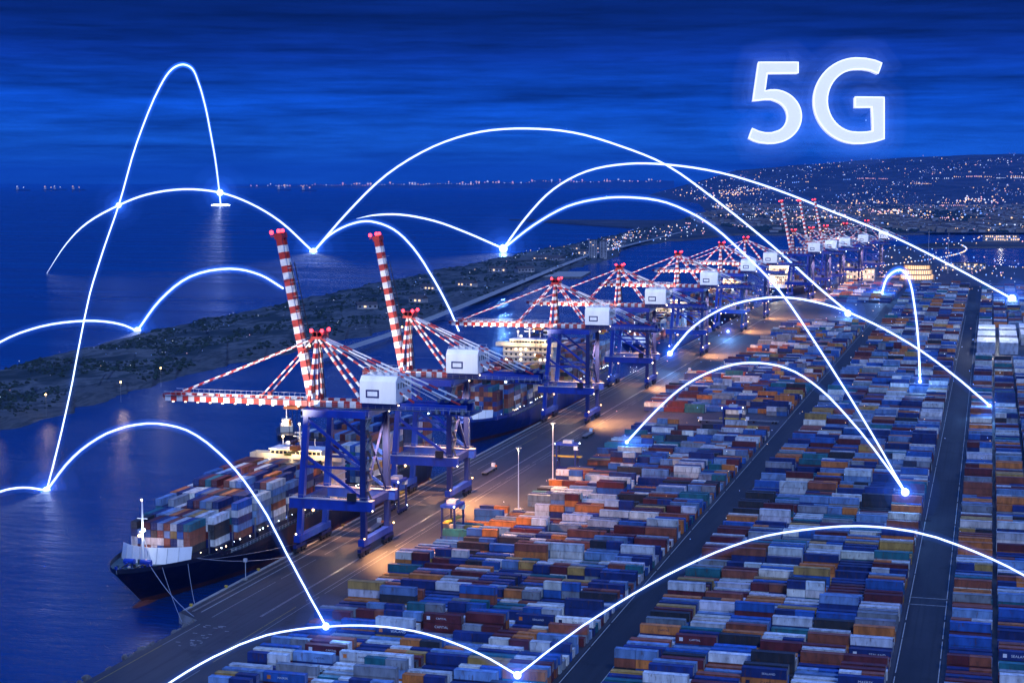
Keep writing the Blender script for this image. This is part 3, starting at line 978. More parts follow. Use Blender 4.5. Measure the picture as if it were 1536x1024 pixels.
    for dx, dy in ((2.4, -3.1), (-1.2, -3.1), (2.2, 3.1)):
        mb = MB(); mb.ball((AX + dx, dy, AZ + 2.4), 0.62, M['redlamp'], 8, 6); mb.build('beacon_lamp', ho2)
    # stays
    tips = {'full': (-46.5, -17), 'stub': (), 'none': ()}[boom]
    for tx in tips:
        for sy in (-1, 1):
            mb = MB(); mb.stripes((AX - 0.8, sy * 2.0, AZ - 0.2), (tx, sy * 3.4, 48.2), 0.42, 0.42, 2.0, RW); mb.build('fore_stay', root)
    for sy in (-1, 1):
        mb = MB(); mb.stripes((AX + 1.5, sy * 1.9, AZ), (35, sy * 3.9, 48.0), 0.5, 0.5, 2.2, RW); mb.build('back_stay', root)
        mb = MB(); mb.stripes((AX + 1.5, sy * 1.2, AZ), (50, sy * 3.6, 47.8), 0.42, 0.42, 3.5, [M['white'], M['white'], M['red']]); mb.build('back_stay', root)
        mb = MB()
        for k in range(3): mb.tube([(AX + 0.6, sy * (0.6 + k * 0.5), AZ + 0.2), (24 + k * 9, sy * (1.3 + k * 0.5), 57.3 - 4.3 * k)], 0.13, M['darkcable'] if k == 0 else M['cable'], 5)
        mb.tube([(AX, sy * 0.8, AZ), (3.5, sy * 0.8, 47.8)], 0.16, M['darkcable'], 5)
        mb.build('hoist_rope', root)
    # boom(s)
    def boom_mesh(L, two=True):
        b = MB()
        for sy in (-1, 1):
            b.stripes((-1, sy * 3.2, 0), (-L, sy * 3.2, 0), 1.05, 1.9, 2.1, RW, (0, 1, 0))
            for k in range(int(L / 1.9)): b.box((-1.2 - k * 1.9, sy * 4.3 - 0.05, 0.9), (-1.1 - k * 1.9, sy * 4.3 + 0.05, 2.1), M['palegrey'])
            b.beam((-1, sy * 4.3, 2.1), (-L, sy * 4.3, 2.1), 0.09, 0.09, M['white'])
            b.beam((-1, sy * 4.0, 0.85), (-L, sy * 4.0, 0.85), 0.7, 0.08, M['grey'])
        for k in range(int(L / 3.35)):
            b.beam((-2.6 - k * 3.35, -2.6, 0.2), (-2.6 - k * 3.35, 2.6, 0.2), 0.35, 0.5, RW[k % 2])
            b.beam((-2.6 - k * 3.35, -2.6, 0.3), (-5.9 - k * 3.35, 2.6, 0.3), 0.2, 0.2, M['white'])
        return b
    if boom == 'full':
        b = boom_mesh(51)
        for xx in (-47, -46, -17):
            for sy in (-1, 1): b.box((xx - 0.6, sy * 3.3 - 0.5, 0.96), (xx + 0.6, sy * 3.3 + 0.5, 2.3), M['red'])
        b.beam((-51, -3.7, 0.3), (-53.5, 0, 0.3), 0.5, 1.2, M['red']); b.beam((-51, 3.7, 0.3), (-53.5, 0, 0.3), 0.5, 1.2, M['red'])
        bo = b.build('boom', root); bo.location = (0, 0, 46.5)
        for k in range(11):
            mb = MB(); mb.cbox((-4 - k * 4.4, -3.9, -1.1), (0.5, 0.4, 0.25), M['warmw']); mb.build('boom_lamp', bo)
        tr = MB()
        tr.box((-9.5, -3.0, 44.2), (-4.5, 3.0, 45.2), M['orange']); tr.box((-8.5, -3.6, 45.6), (-5, 3.6, 46.0), M['dark'])
        tr.build('trolley', root)
        cb = MB(); cb.box((-4.2, -1.6, 41.6), (-1.9, 1.0, 44.2), M['housewhite']); cb.box((-4.26, -1.5, 42.0), (-4.2, 0.9, 43.6), M['glass']); cb.box((-4.2, -1.66, 42.2), (-2.0, -1.6, 43.6), M['glass'])
        cb.build('operator_cab', root)
        sp = MB(); sp.box((-7.4, -6.1, 30.0), (-6.6, 6.1, 30.6), M['yellow']); sp.box((-8.2, -6.1, 29.7), (-5.8, -5.6, 30.4), M['yellow']); sp.box((-8.2, 5.6, 29.7), (-5.8, 6.1, 30.4), M['yellow']); sp.box((-8.3, -1.4, 30.6), (-5.7, 1.4, 32.0), M['orange'])
        for a in (-1, 1):
            for c_ in (-1, 1): sp.tube([(-7 + a, c_ * 1.2, 31.9), (-7 + a * 1.6, c_ * 1.7, 44.3)], 0.09, M['darkcable'], 4)
        sp.build('spreader', root)
    elif boom == 'stub':
        b = boom_mesh(15.5); bo = b.build('boom', root); bo.location = (0, 0, 46.5)
        for k in range(3):
            mb = MB(); mb.cbox((-3 - k * 5, -3.9, -1.1), (0.5, 0.4, 0.25), M['warmw']); mb.build('boom_lamp', bo)
    if raised:
        b = MB(); L = raised
        for sy in (-1, 1):
            b.stripes((0, sy * 1.55, 0), (0, sy * 1.45, L), 2.0, 1.0, 2.2, [M['white'], M['red']], (1, 0, 0), 2.0, 1.0)
            b.tube([(2.6, sy * 2.0, 1), (2.2, sy * 1.5, L - 8)], 0.16, M['darkcable'], 5)
            for k in range(9): b.beam((1.1, sy * 2.2, 6 + k * 4.6), (2.4, sy * 1.9, 6 + k * 4.6), 0.12, 0.12, M['palegrey'])
        for k in range(int(L / 3.4)): b.beam((0, -1.0, 2 + k * 3.4), (0, 1.0, 2 + k * 3.4), 0.5, 0.4, M['red'] if k % 2 else M['white'])
        b.box((-1.3, -2.2, L), (1.3, 2.2, L + 1.8), M['red'])
        b.box((-2.6, -2.2, L + 1.0), (-1.3, 2.2, L + 1.3), M['red'])
        bo = b.build('raised_boom', root)
        bo.location = (-0.6, 0, 47.0); bo.rotation_euler = (0, math.radians(-11.3), 0)
        for dx, dy in ((-2.1, -1.8), (0.4, -1.8), (0.2, 1.6)):
            mb = MB(); mb.ball((dx, dy, L + 2.4), 0.7, M['redlamp'], 8, 6); mb.build('beacon_lamp', bo)
        mb = MB(); mb.ball((3.6, -2.6, L * 0.33), 0.35, M['warm'], 6, 4); mb.build('marker_lamp', bo)
    # stair tower on the landside leg
    st = MB()
    xx = G + 1.6
    for k in range(8):
        z0_, z1_ = 17.6 + k * 3.2, 17.6 + (k + 1) * 3.2
        ya, yb = (-YH - 0.8, -YH + 2.4) if k % 2 else (-YH + 2.4, -YH - 0.8)
        st.beam((xx, ya, z0_), (xx, yb, z1_), 0.8, 0.18, M['grey']); st.beam((xx - 0.45, ya, z0_ + 1), (xx - 0.45, yb, z1_ + 1), 0.07, 0.07, M['palegrey'])
        st.box((xx - 0.5, -YH - 1.2, z1_ - 0.05), (xx + 0.5, -YH + 2.8, z1_ + 0.05), M['grey'])
    st.build('stair_tower', root)
    cab = MB(); cab.box((G - 4.6, -YH - 2.6, 17.56), (G - 1.8, -YH - 1.45, 20.0), M['dark']); cab.box((8, -YH + 1.45, 14.8), (10, -YH + 2.4, 17.0), M['palegrey']); cab.build('electrical_cabinet', root)
    # working lights
    for (lx, ly, lz, mt) in ((-1.3, -YH - 2.75, 6.2, 'warmw'), (G + 1.2, -YH - 2.7, 6.0, 'warm'), (G + 1.2, YH + 2.7, 6.0, 'warm'), (G + 3.4, -YH - 1.3, 14.6, 'warmw'), (4, -YH - 1.3, 13.9, 'warm'), (G + 0.9, YH, 43.0, 'warmw'), (30.6, -6.0, 47.2, 'warmw'), (40, -4.8, 44.9, 'cool')):
        mb = MB(); mb.ball((lx, ly, lz), random.choice((0.24, 0.3, 0.4)), M[mt], 8, 6); mb.build('floodlight', root)
    # light sources: crane lamps, then added spots that hang free of the crane
    lamp('SPOT', (G + 3.4, -4, 15.0), 80000, (1.0, 0.45, 0.16), root, 0.6, 125, (G + 14, -6, 0))
    lamp('SPOT', (G + 6, 0, 41.5), 300000, (1.0, 0.46, 0.2), root, 1.0, 125, (G + 8, 16, 0))
    lamp('POINT', (8, 0, 12.5), 3500, (1.0, 0.68, 0.38), root, 0.6)
    if boom == 'full':
        lamp('SPOT', (-24, -5, 43.6), 14000, (1.0, 0.72, 0.42), root, 0.6, 130, (-24, -6, 0))
        lamp('SPOT', (-26, -24, 32), 100000, (1.0, 0.86, 0.75), root, 0.8, 80, (-26, 0, 47))  # added spot in mid-air, brightens the lowered boom
    lamp('SPOT', (24, -34, 66), 21000, (0.92, 0.95, 1.0), root, 1.0, 44, (23, -4, 52))  # added spot in mid-air, brightens the machinery house
    if raised: lamp('SPOT', (-34, -40, 47), 90000, (1.0, 0.93, 0.88), root, 1.0, 70, (-7, 0, 76))  # added spot in mid-air, brightens the raised boom
    if detail: lamp('SPOT', (-8, -30, 40), 70000, (1.0, 0.9, 0.85), root, 1.0, 56, (2, 0, 58))  # added spot in mid-air, brightens the striped mast
    return root


crane('blue gantry crane nearest the front ship, striped boom lowered and a second boom raised', -206.4, 491, 'full', 52.5)
crane('blue gantry crane directly behind the nearest one, striped boom raised over a short stub', -206.4, 577, 'stub', 49)
crane('blue gantry crane with lowered striped boom whose tip meets a falling light arc', -206.4, 792, 'full')
crane('blue gantry crane with lowered striped boom, second after the two with raised booms', -206.4, 938, 'full')
crane('blue gantry crane with lowered striped boom, third after the two with raised booms', -206.4, 1125, 'full')
crane('blue gantry crane with lowered striped boom, fourth after the two with raised booms', -206.4, 1315, 'full')
crane('blue gantry crane with lowered striped boom, fifth after the two with raised booms', -206.4, 1450, 'full')
crane('distant gantry crane with raised striped boom, leftmost of the far raised trio', -193.2, 1700, 'stub', 50, False, rz=-0.094)
crane('distant gantry crane with raised striped boom, middle of the far raised trio', -184.8, 1790, 'stub', 50, False, rz=-0.094)
crane('distant gantry crane with raised striped boom, rightmost of the far raised trio', -177.3, 1870, 'stub', 50, False, rz=-0.094)
crane('distant gantry crane just past the far trio of raised booms', -166.0, 1990, 'full', False, False, rz=-0.094)
crane('farthest gantry crane at the end of the lit quay', -151.9, 2140, 'full', False, False, rz=-0.094)
# ------------------------------------------------------------------ ships
SHIPX = -229.3


def sheer(y):
    return 7.0 + (1.9 * ((1 - y / 46) ** 1.4) if y < 46 else 0)


def half_beam(y, z, L):
    zt = max(0, min(1, (z + 3) / 12))
    st = 15 * (1 - zt) ** 1.1
    d = y - st
    if d <= 0: return 0.0
    lf = 78 - 34 * zt
    b = 16 * math.sin(math.pi / 2 * min(1, d / lf)) ** (0.95 - 0.3 * zt)
    e = L - y
    if e < 34: b *= 1 - (1 - e / 34) ** 2 * (0.55 * (1 - zt) + 0.12 * zt)
    return b


def ship(label, y0, L, hullmat, bays, bridge, detail, lit=1.0, x0=None, rz=0.0):
    root = empty('container_ship', (SHIPX if x0 is None else x0, y0, 0), label, 'ship', 'container ships along the quay', rz)
    ys = [0.0, 0.8, 2, 3.5, 5.5, 8, 11, 14, 15.5, 18, 22, 27, 33, 40, 48, 58, 70, 84, 100] + [100 + (L - 134) * k / 6 for k in range(1, 7)] + [L - 26, L - 18, L - 10, L - 4, L]
    hull = MB()
    lv = [-6, -3.0, -1.2, 1.0, 3.2, 5.4, None]
    grid = []
    for y in ys:
        row = []
        for z in lv:
            zz = sheer(y) if z is None else z
            ye = max(y, 15 * (1 - max(0, min(1, (zz + 3) / 12))) ** 1.1 + 0.02)
            row.append((half_beam(ye, zz, L), zz, ye))
        grid.append(row)
    for s in (-1, 1):
        for i in range(len(ys) - 1):
            for j in range(len(lv) - 1):
                q = [(s * grid[a][b][0], grid[a][b][2], grid[a][b][1]) for a, b in ((i, j), (i + 1, j), (i + 1, j + 1), (i, j + 1))]
                if s < 0: q = q[::-1]
                hull.add(q, [(0, 1, 2, 3)], M['boot'] if j < 2 else hullmat)
    j = len(lv) - 1
    hull.add([(s * grid[-1][b][0], L, grid[-1][b][1]) for s in (-1, 1) for b in range(j + 1)], [tuple(range(j + 1)) + tuple(range(2 * j + 1, j, -1))], hullmat)
    # bulwark
    for s in (-1, 1):
        for i in range(13):
            a, b = grid[i][j], grid[i + 1][j]
            q = [(s * a[0], ys[i], a[1]), (s * b[0], ys[i + 1], b[1]), (s * b[0] * 1.01, ys[i + 1], b[1] + 1.2), (s * a[0] * 1.01, ys[i], a[1] + 1.2)]
            hull.add(q, [(0, 1, 2, 3)], hullmat)
    # bulbous bow just breaking the surface
    hull.tube([(0, 7, -5), (0, 10, -4.4), (0, 15, -4.2), (0, 24, -4.4)], [0.6, 1.8, 2.3, 2.2], M['boot'], 10)
    hull.build('hull', root, True)
    dk = MB()
    for i in range(len(ys) - 1):
        a, b = grid[i][j], grid[i + 1][j]
        dk.add([(-a[0] * 0.99, ys[i], a[1] - 0.1), (a[0] * 0.99, ys[i], a[1] - 0.1), (b[0] * 0.99, ys[i + 1], b[1] - 0.1), (-b[0] * 0.99, ys[i + 1], b[1] - 0.1)], [(0, 1, 2, 3)], M['deck'])
    dk.build('deck', root)
    # wave breaker
    bw = MB(); P = []
    for k in range(9):
        t = -1 + 2 * k / 8
        P.append((t * 11.0, 22.5 - 5.5 * (1 - t * t)))
    for k in range(8):
        (xa, ya), (xb, yb) = P[k], P[k + 1]
        za, zb = sheer(ya) - 0.2, sheer(yb) - 0.2
        bw.add([(xa, ya, za), (xb, yb, zb), (xb, yb + 1.2, zb + 4.6), (xa, ya + 1.2, za + 4.6), (xa, ya + 0.25, za), (xb, yb + 0.25, zb), (xb, yb + 1.45, zb + 4.6), (xa, ya + 1.45, za + 4.6)],
               [(0, 1, 2, 3), (5, 4, 7, 6), (3, 2, 6, 7)], M['housewhite'])
    for k in range(1, 8):
        (xa, ya) = P[k]; za = sheer(ya) - 0.2
        bw.beam((xa, ya - 0.06, za), (xa, ya + 1.14, za + 4.55), 0.16, 0.12, M['palegrey'])
    bw.build('wave_breaker', root)
    # forecastle gear
    for s in (-1, 1):
        g = MB()
        g.tube([(s * 2.6 - 1.6, 12, 9.6), (s * 2.6 + 1.6, 12, 9.6)], 0.8, M['blue'], 10)
        g.box((s * 2.6 - 0.8, 10.2, 8.0), (s * 2.6 + 0.8, 13.4, 9.1), M['blue'])
        g.beam((s * 2.4, 11, 9.2), (s * 1.9, 5.2, 9.0), 0.3, 0.3, M['dark'])
        g.build('anchor_winch', root)
    for k in range(22):
        g = MB()
        yy = random.uniform(3.5, 17); w = half_beam(yy, 9, L) * 0.85; xx = random.uniform(-w, w); zz = sheer(yy) - 0.1
        g.box((xx - 0.3, yy - 0.3, zz), (xx + 0.35, yy + 0.3, zz + random.uniform(0.4, 1.5)), random.choice((M['blue'], M['dark'], M['palegrey'], M['deck'])))
        g.build('deck_fitting', root)
    fm = MB(); fm.tube([(0, 15.2, 7.0), (0, 15.2, 20), (0, 15.2, 26.5)], [0.45, 0.32, 0.16], M['housewhite'], 8)
    fm.beam((-1.6, 15.2, 21.4), (1.6, 15.2, 21.4), 0.2, 0.2, M['housewhite']); fm.box((-0.9, 14.6, 17.6), (0.9, 15.8, 17.8), M['housewhite'])
    for s in (-1, 1): fm.beam((s * 2.4, 16.5, 7.6), (0, 15.3, 16.5), 0.22, 0.22, M['housewhite'])
    fmo = fm.build('foremast', root)
    for (xx, yy, zz, r, mt) in ((0.7, 14.4, 18.3, 0.55, 'cool'), (-0.6, 14.4, 16.6, 0.5, 'warm'), (0, 14.9, 26.8, 0.3, 'warmw')):
        mb = MB(); mb.ball((xx, yy, zz), r, M[mt], 8, 6); mb.build('mast_lamp', fmo)
    lamp('POINT', (0.7, 13.9, 18.4), 2500 * lit, (0.85, 0.92, 1.0), root, 0.5)
    lamp('POINT', (-2, 21, 13.5), 600 * lit, (1.0, 0.55, 0.3), root, 0.5)
    # hatches, lashing bridges and railings
    for (by, tiers, half, bl) in bays:
        hc = MB(); lb = MB()
        hc.box((-half, by, 7.4), (half, by + bl, 9.2), hullmat)
        lb.box((-half - 0.2, by + bl + 0.25, 7.4), (half + 0.2, by + bl + 0.7, 11.6), M['deepblue'])
        for k in range(9): lb.box((-half + k * half / 4 - 0.12, by + bl + 0.15, 7.4), (-half + k * half / 4 + 0.12, by + bl + 0.8, 14), M['grey'])
        hc.build('hatch_coaming', root); lb.build('lashing_bridge', root)
    for s in (-1, 1):
        y = 24.0; rl = MB()
        while y < L - 2:
            w = half_beam(y, 7.5, L) * 0.985
            rl.box((s * w - 0.05, y - 0.05, sheer(y)), (s * w + 0.05, y + 0.05, sheer(y) + 1.1), M['palegrey'])
            w2 = half_beam(y + 2.4, 7.5, L) * 0.985
            for q in (0.55, 1.1): rl.beam((s * w, y, sheer(y) + q), (s * w2, y + 2.4, sheer(y + 2.4) + q), 0.06, 0.06, M['palegrey'])
            y += 2.4
        rl.build('railing', root)
    if detail:
        y = 27
        while y < L - 8:
            mb = MB(); mb.ball((half_beam(y, 7.5, L) - 0.9, y, 9.3 + 0.5 * (int(y) % 2)), random.choice((0.12, 0.16, 0.22)), M[random.choice(('cool', 'cool', 'warmw'))], 6, 4); mb.build('deck_lamp', root)
            y += random.choice((2.4, 3.6, 4.6, 7))
        for y in range(40, int(L) - 20, 42): lamp('POINT', (14.6, y, 9.6), 130, (0.7, 0.85, 1.0), root, 0.3)
    # superstructure
    by, bz = bridge
    s_ = MB(); m = M['cream']
    s_.box((-13.5, by, 7.4), (13.5, by + 11, bz - 3.2), m)
    for k in range(int((bz - 11) / 2.7)):
        s_.box((-13.9, by - 0.5, 9.9 + 2.7 * k), (13.9, by + 11.4, 10.1 + 2.7 * k), M['housewhite'])
    so_ = s_.build('superstructure', root)
    k = 0
    while 11.0 + 2.7 * k < bz - 4.4:
        w = MB()
        for q in range(10): w.box((-12.2 + q * 2.6, by - 0.06, 10.9 + 2.7 * k), (-11.2 + q * 2.6, by - 0.004, 11.9 + 2.7 * k), M['warmw'] if random.random() < 0.25 else M['glass'])
        w.build('window', so_)
        k += 1
    b2 = MB(); b2.box((-17.2, by - 1.2, bz - 3.2), (17.2, by + 4.5, bz - 2.6), m); b2.box((-9.5, by - 0.9, bz - 2.6), (9.5, by + 7, bz + 0.2), m)
    b2.box((-17.2, by - 1.2, bz - 2.6), (17.2, by - 1.0, bz - 1.3), m); b2.box((-17.2, by + 4.3, bz - 2.6), (17.2, by + 4.5, bz - 1.3), m)
    for s in (-1, 1): b2.box((s * 17.1 - 0.1, by - 1.0, bz - 2.6), (s * 17.1 + 0.1, by + 4.3, bz - 1.3), m)
    b2.box((-9.9, by - 1.3, bz + 0.2), (9.9, by + 7.4, bz + 0.5), M['housewhite'])
    b2o = b2.build('bridge', root)
    w = MB()
    for q in range(12): w.box((-9.2 + q * 1.55, by - 0.96, bz - 1.5), (-7.95 + q * 1.55, by - 0.904, bz - 0.3), M['glass'])
    w.build('window', b2o)
    mm = MB(); mm.tube([(0, by + 3, bz + 0.5), (0, by + 3, bz + 8.5)], 0.35, M['housewhite'], 8); mm.beam((-2.6, by + 3, bz + 4.4), (2.6, by + 3, bz + 4.4), 0.25, 0.25, M['housewhite'])
    mm.box((-1.6, by + 2.2, bz + 5.6), (1.6, by + 2.6, bz + 6.0), M['housewhite']); mm.ball((-5, by + 4, bz + 1.5), 1.0, M['housewhite'], 10, 7)
    for s in (-1, 1): mm.tube([(s * 6, by + 2, bz + 0.5), (s * 6, by + 2, bz + 4)], 0.15, M['housewhite'], 6)
    mo = mm.build('radar_mast', root)
    for p in ((0, by + 2.5, bz + 8.8), (-6, by + 2, bz + 4.3), (2.4, by + 2.7, bz + 4.7)):
        mb = MB(); mb.ball(p, 0.45, M['warmw'], 8, 6); mb.build('mast_lamp', mo)
    fn = MB(); fn.prism([(-4, by + 14), (4, by + 14), (4.6, by + 17), (4, by + 21), (-4, by + 21), (-4.6, by + 17)], 7.4, bz + 1, M['hullblue']); fn.box((-3.9, by + 14.4, bz + 1), (3.9, by + 20.6, bz + 1.6), M['dark'])
    for q in (-1.5, 1.5): fn.tube([(q, by + 17.5, bz + 1.6), (q, by + 17.5, bz + 3.6)], 0.6, M['dark'], 8)
    fn.build('funnel', root)
    for q in (-9, 0, 9): lamp('POINT', (q, by - 4.0, bz - 0.4), 1700 * lit, (1.0, 0.72, 0.36), root, 0.5)
    lamp('POINT', (-3, by + 2.4, bz + 4), 900 * lit, (1.0, 0.75, 0.42), root, 0.4)
    return root


def deck_cargo(y0, bays, named, word, out, x0=None, rz=0.0):
    """containers lie fore and aft; the visible ones of a near ship are objects, the rest one mass"""
    n = 0
    for bi, (by, tiers, half, bl) in enumerate(bays):
        rows = int(2 * half / 2.11)
        for r in range(rows):
            x = SHIPX + (r - (rows - 1) / 2) * 2.11
            tt = tiers - (random.random() < 0.22) - (random.random() < 0.08)
            for t in range(tt):
                yc = y0 + by + bl / 2; z = 9.25 + t * (KH + 0.015)
                col = pick_colour()
                if random.random() < (0.25 if y0 < 500 else 0.5): col = random.choice(('rust brown', 'navy blue', 'maroon', 'maroon', 'charcoal', 'rust brown'))
                shown = t == tt - 1 or r == rows - 1 or bi == 0 or t >= bays[bi - 1][1] - 1
                if named and shown and by < named:
                    lab = '%s ship container, %s tier, %s row from water side, %s bay from bow' % (col, ORD[t], ORD[r], ORD[bi])
                    make_container(col, CL, (x, yc, z), -math.pi / 2, lab, 'ship container', 'containers on the deck of the front ship', 'deck_container', False, True)
                else:
                    if x0 is None: out.append((x, yc, z, col))
                    else:
                        a, b = x - SHIPX, yc - y0
                        out.append((x0 + a * math.cos(rz) - b * math.sin(rz), y0 + a * math.sin(rz) + b * math.cos(rz), z, col))


BL = 10.3
B1 = [(25.5 + 11.5 * k, t, h, BL) for k, (t, h) in enumerate(((4, 10.2), (4, 12.3), (5, 14.4), (5, 15.2), (6, 15.2), (6, 15.2), (6, 15.2), (6, 15.2)))] + [(148 + 11.5 * k, 6 + (k % 2), 15.2, BL) for k in range(7)]
B2 = [(24, 6, 12.8, BL)] + [(35.5 + 11.5 * k, 7 + (k % 3 == 1), 15.2, BL) for k in range(7)] + [(150 + 11.5 * k, 7, 15.2, BL) for k in range(9)]
B3 = [(30 + 11.5 * k, 5 + (k % 2), 15.2 if k else 12.8, BL) for k in range(8)] + [(158 + 11.5 * k, 6, 15.2, BL) for k in range(6)]
rest = []
ship('navy container ship moored nearest, white wave breaker and lit mast at its bow', 404, 244, M['hull'], B1, (125, 24.0), True)
deck_cargo(404, B1, 118, 'front', rest)
ship('blue hulled container ship moored second, lying behind the two nearest cranes', 706, 272, M['hullblue'], B2, (124, 35.0), True, 0.9)
deck_cargo(706, B2, 0, 'second', rest)
ship('container ship moored third along the quay beyond the fourth crane', 1085, 240, M['hullblue'], B3, (128, 30.0), False, 2.5)
deck_cargo(1085, B3, 0, 'third', rest)
ship('container ship moored fourth along the quay, half hidden by crane legs', 1360, 240, M['hull'], B3, (128, 30.0), False, 3)
deck_cargo(1360, B3, 0, 'fourth', rest)
ship('brightly lit container ship at the far end of the quay', 1700, 240, M['hull'], B3, (30, 34.0), False, 10, -214, -0.094)
deck_cargo(1700, B3, 0, 'fifth', rest, -214, -0.094)
mb = MB()
for x, y, z, col in rest:
    mb.col = jit(PDICT[col]); mb.box((x - 1.025, y - 5.12, z), (x + 1.025, y + 5.12, z + 2.16), M['container'])
tag(mb.build('deck_cargo'), 'mass of stacked containers on the decks of the ships farther along the quay', None, None, 'stuff')

# ropes from the front ship to the quay
for nm, p, q, sag, lab in (('a', (SHIPX + 5.5, 412.5, 10), (-203, 398, 0.4), 1.5, 'thin pale mooring rope running down from the bow to the quay corner'),
                           ('b', (SHIPX + 12.6, 428, 8.8), (-208.8, 470, 0.4), 1.0, 'thin pale mooring rope slack along the dark side of the front ship')):
    mb = MB(); p = V(p); q = V(q)
    mb.tube([p.lerp(q, t / 14) - UP * sag * 4 * (t / 14) * (1 - t / 14) for t in range(15)], 0.1, M['cable'], 5)
    tag(mb.build('mooring_rope'), lab, 'rope')
for k, (px_, py_, pz_, qy, lab) in enumerate(((7.5, 416, 9, 392, 'second thin bow rope running forward to the low near quay'), (11.5, 424, 8, 410, 'short thin breast rope from the bow shoulder to the quay edge'), (13.5, 432, 7.6, 500, 'longest thin rope from the bow shoulder back along the hull'))):
    p = V((SHIPX + px_, py_, pz_)); q = V((-203.5 if qy < 400 else -208.8, qy, 0.5))
    mb = MB(); mb.tube([p.lerp(q, t / 14) - UP * 3.2 * (t / 14) * (1 - t / 14) for t in range(15)], 0.07, M['cable'], 5)
    tag(mb.build('mooring_rope'), lab, 'rope')
# bollards and fenders
for k, y in enumerate((408, 430, 452, 474, 520, 543, 566, 612, 640, 668)):
    mb = MB(); mb.tube([(0, 0, 0.2), (0, 0, 0.75), (0, 0, 0.9)], [0.32, 0.28, 0.5], M['yellow'], 10); mb.tube([(-0.55, 0, 0.62), (0.55, 0, 0.62)], 0.14, M['yellow'], 8)
    o = mb.build('bollard'); o.location = (-208.85, y, 0)
    tag(o, '%s yellow mooring bollard on the quay edge counted from the near corner' % ORD[k], 'bollard', 'bollards on the quay edge')
mb = MB(); mb.tube([(0, 0, 0), (0, 0, 6.5)], 0.12, M['palegrey'], 8); mb.box((-0.5, -0.35, 5.4), (0.5, 0.35, 6.4), M['palegrey']); mb.box((-0.5, -0.5, 0), (0.5, 0.5, 0.5), M['concrete'])
o = mb.build('quay_beacon'); o.location = (-207.9, 441, 0.03); tag(o, 'slim pale signal post on the quay edge beside the dark hull', 'post')

# small vessel behind the front ship
bt = empty('harbour_tug', (-318, 722, -3), 'small lit harbour tug afloat beyond the bridge of the front ship', 'tug', None, math.radians(25))
mb = MB()
hp = [(-4.5, -14), (4.5, -14), (5, 4), (3.4, 11), (0, 15), (-3.4, 11), (-5, 4)]
n = len(hp)
mb.add([(x * 0.85, y * 0.95, -1) for x, y in hp] + [(x, y, 2.4 + max(0, y) * 0.07) for x, y in hp], [(i, (i + 1) % n, (i + 1) % n + n, i + n) for i in range(n)] + [tuple(range(n, 2 * n))], M['hull'])
mb.build('hull', bt)
mb = MB(); mb.box((-3, -5, 2.4), (3, 6, 5.4), M['cream']); mb.box((-2.2, -1, 5.4), (2.2, 4, 8), M['cream']); mb.box((-2.25, 4.0, 6.3), (2.25, 4.06, 7.5), M['glass']); mb.tube([(0, 0, 8), (0, 0, 13)], 0.2, M['housewhite'], 6); mb.tube([(1.6, -3.5, 5.4), (1.6, -3.5, 8.5)], 0.6, M['orange'], 8)
mb.build('wheelhouse', bt)
for p in ((0, 0, 13.2), (-2, -4, 6.4), (2, 5, 6.2)):
    mb = MB(); mb.ball(p, 0.5, M['warmw'], 8, 6); mb.build('mast_lamp', bt)
lamp('POINT', (0, -3, 8), 1500, (1, 0.75, 0.45), bt, 0.4)

# ------------------------------------------------------------------ yard furniture
for k, (x, y, hh, lab) in enumerate(((-159.3, 564, 23, 'tall thin white light mast standing among the stacks, the nearer of two'), (-162.8, 626, 23, 'tall thin white light mast on open ground, the farther of two'),
                                      (-74, 2150, 60, 'distant light mast before the water at the right, the taller one'), (-52, 2230, 52, 'distant light mast before the water at the right, the slimmer one'))):
    r = empty('light_mast', (x, y, 0.0), lab, 'light mast', 'tall masts of the terminal')
    mb = MB(); mb.tube([(0, 0, 0.6), (0, 0, hh * 0.6), (0, 0, hh)], [0.24, 0.18, 0.1], M['housewhite'], 8); mb.build('pole', r)
    mb = MB(); mb.box((-1.4, -1.4, 0.005), (1.4, 1.4, 0.6), M['concrete']); mb.build('base', r)
    if k < 2: lamp('POINT', (0, 0, hh - 1.2), 16000 if k else 3000, (1.0, 0.72, 0.45), r, 0.6)
    mb = MB(); mb.tube([(0, 0, hh - 0.4), (0, 0, hh - 0.1)], 0.9, M['grey'], 10)
    for q in range(6): mb.cbox((0.95 * math.cos(q * 1.047), 0.95 * math.sin(q * 1.047), hh - 0.45), (0.35, 0.35, 0.25), M['palegrey'])
    mb.build('lamp_head', r)


def tractor(x, y, rz, label, load=None):
    r = empty('terminal_tractor', (x, y, 0.012), label, 'tractor', 'tractors at work on the terminal', rz)
    r.scale = (K, K, K)
    mb = MB(); mb.box((-1.2, -1.2, 0.9), (1.2, 5.2, 1.3), M['dark']); mb.box((-1.25, -14, 1.15), (1.25, 3.2, 1.5), M['grey']); mb.build('chassis', r)
    mb = MB(); mb.box((-1.2, 3.4, 1.3), (0.3, 5.2, 3.1), M['housewhite']); mb.box((-1.1, 5.2, 2.1), (0.2, 5.26, 2.95), M['glass']); mb.box((0.4, 4.0, 1.3), (1.2, 5.3, 2.0), M['orange']); mb.build('cab', r)
    for yy in (4.4, 0.6, -10.4, -12.2):
        for s in (-1, 1):
            mb = MB(); mb.tube([(s * 0.85, yy, 0.5), (s * 1.25, yy, 0.5)], 0.5, M['rubber'], 12); mb.build('wheel', r)
    for s in (-0.9, 0.9):
        mb = MB(); mb.ball((s, 5.36, 1.2), 0.16, M['warmw'], 8, 6); mb.build('headlight', r)
    return r


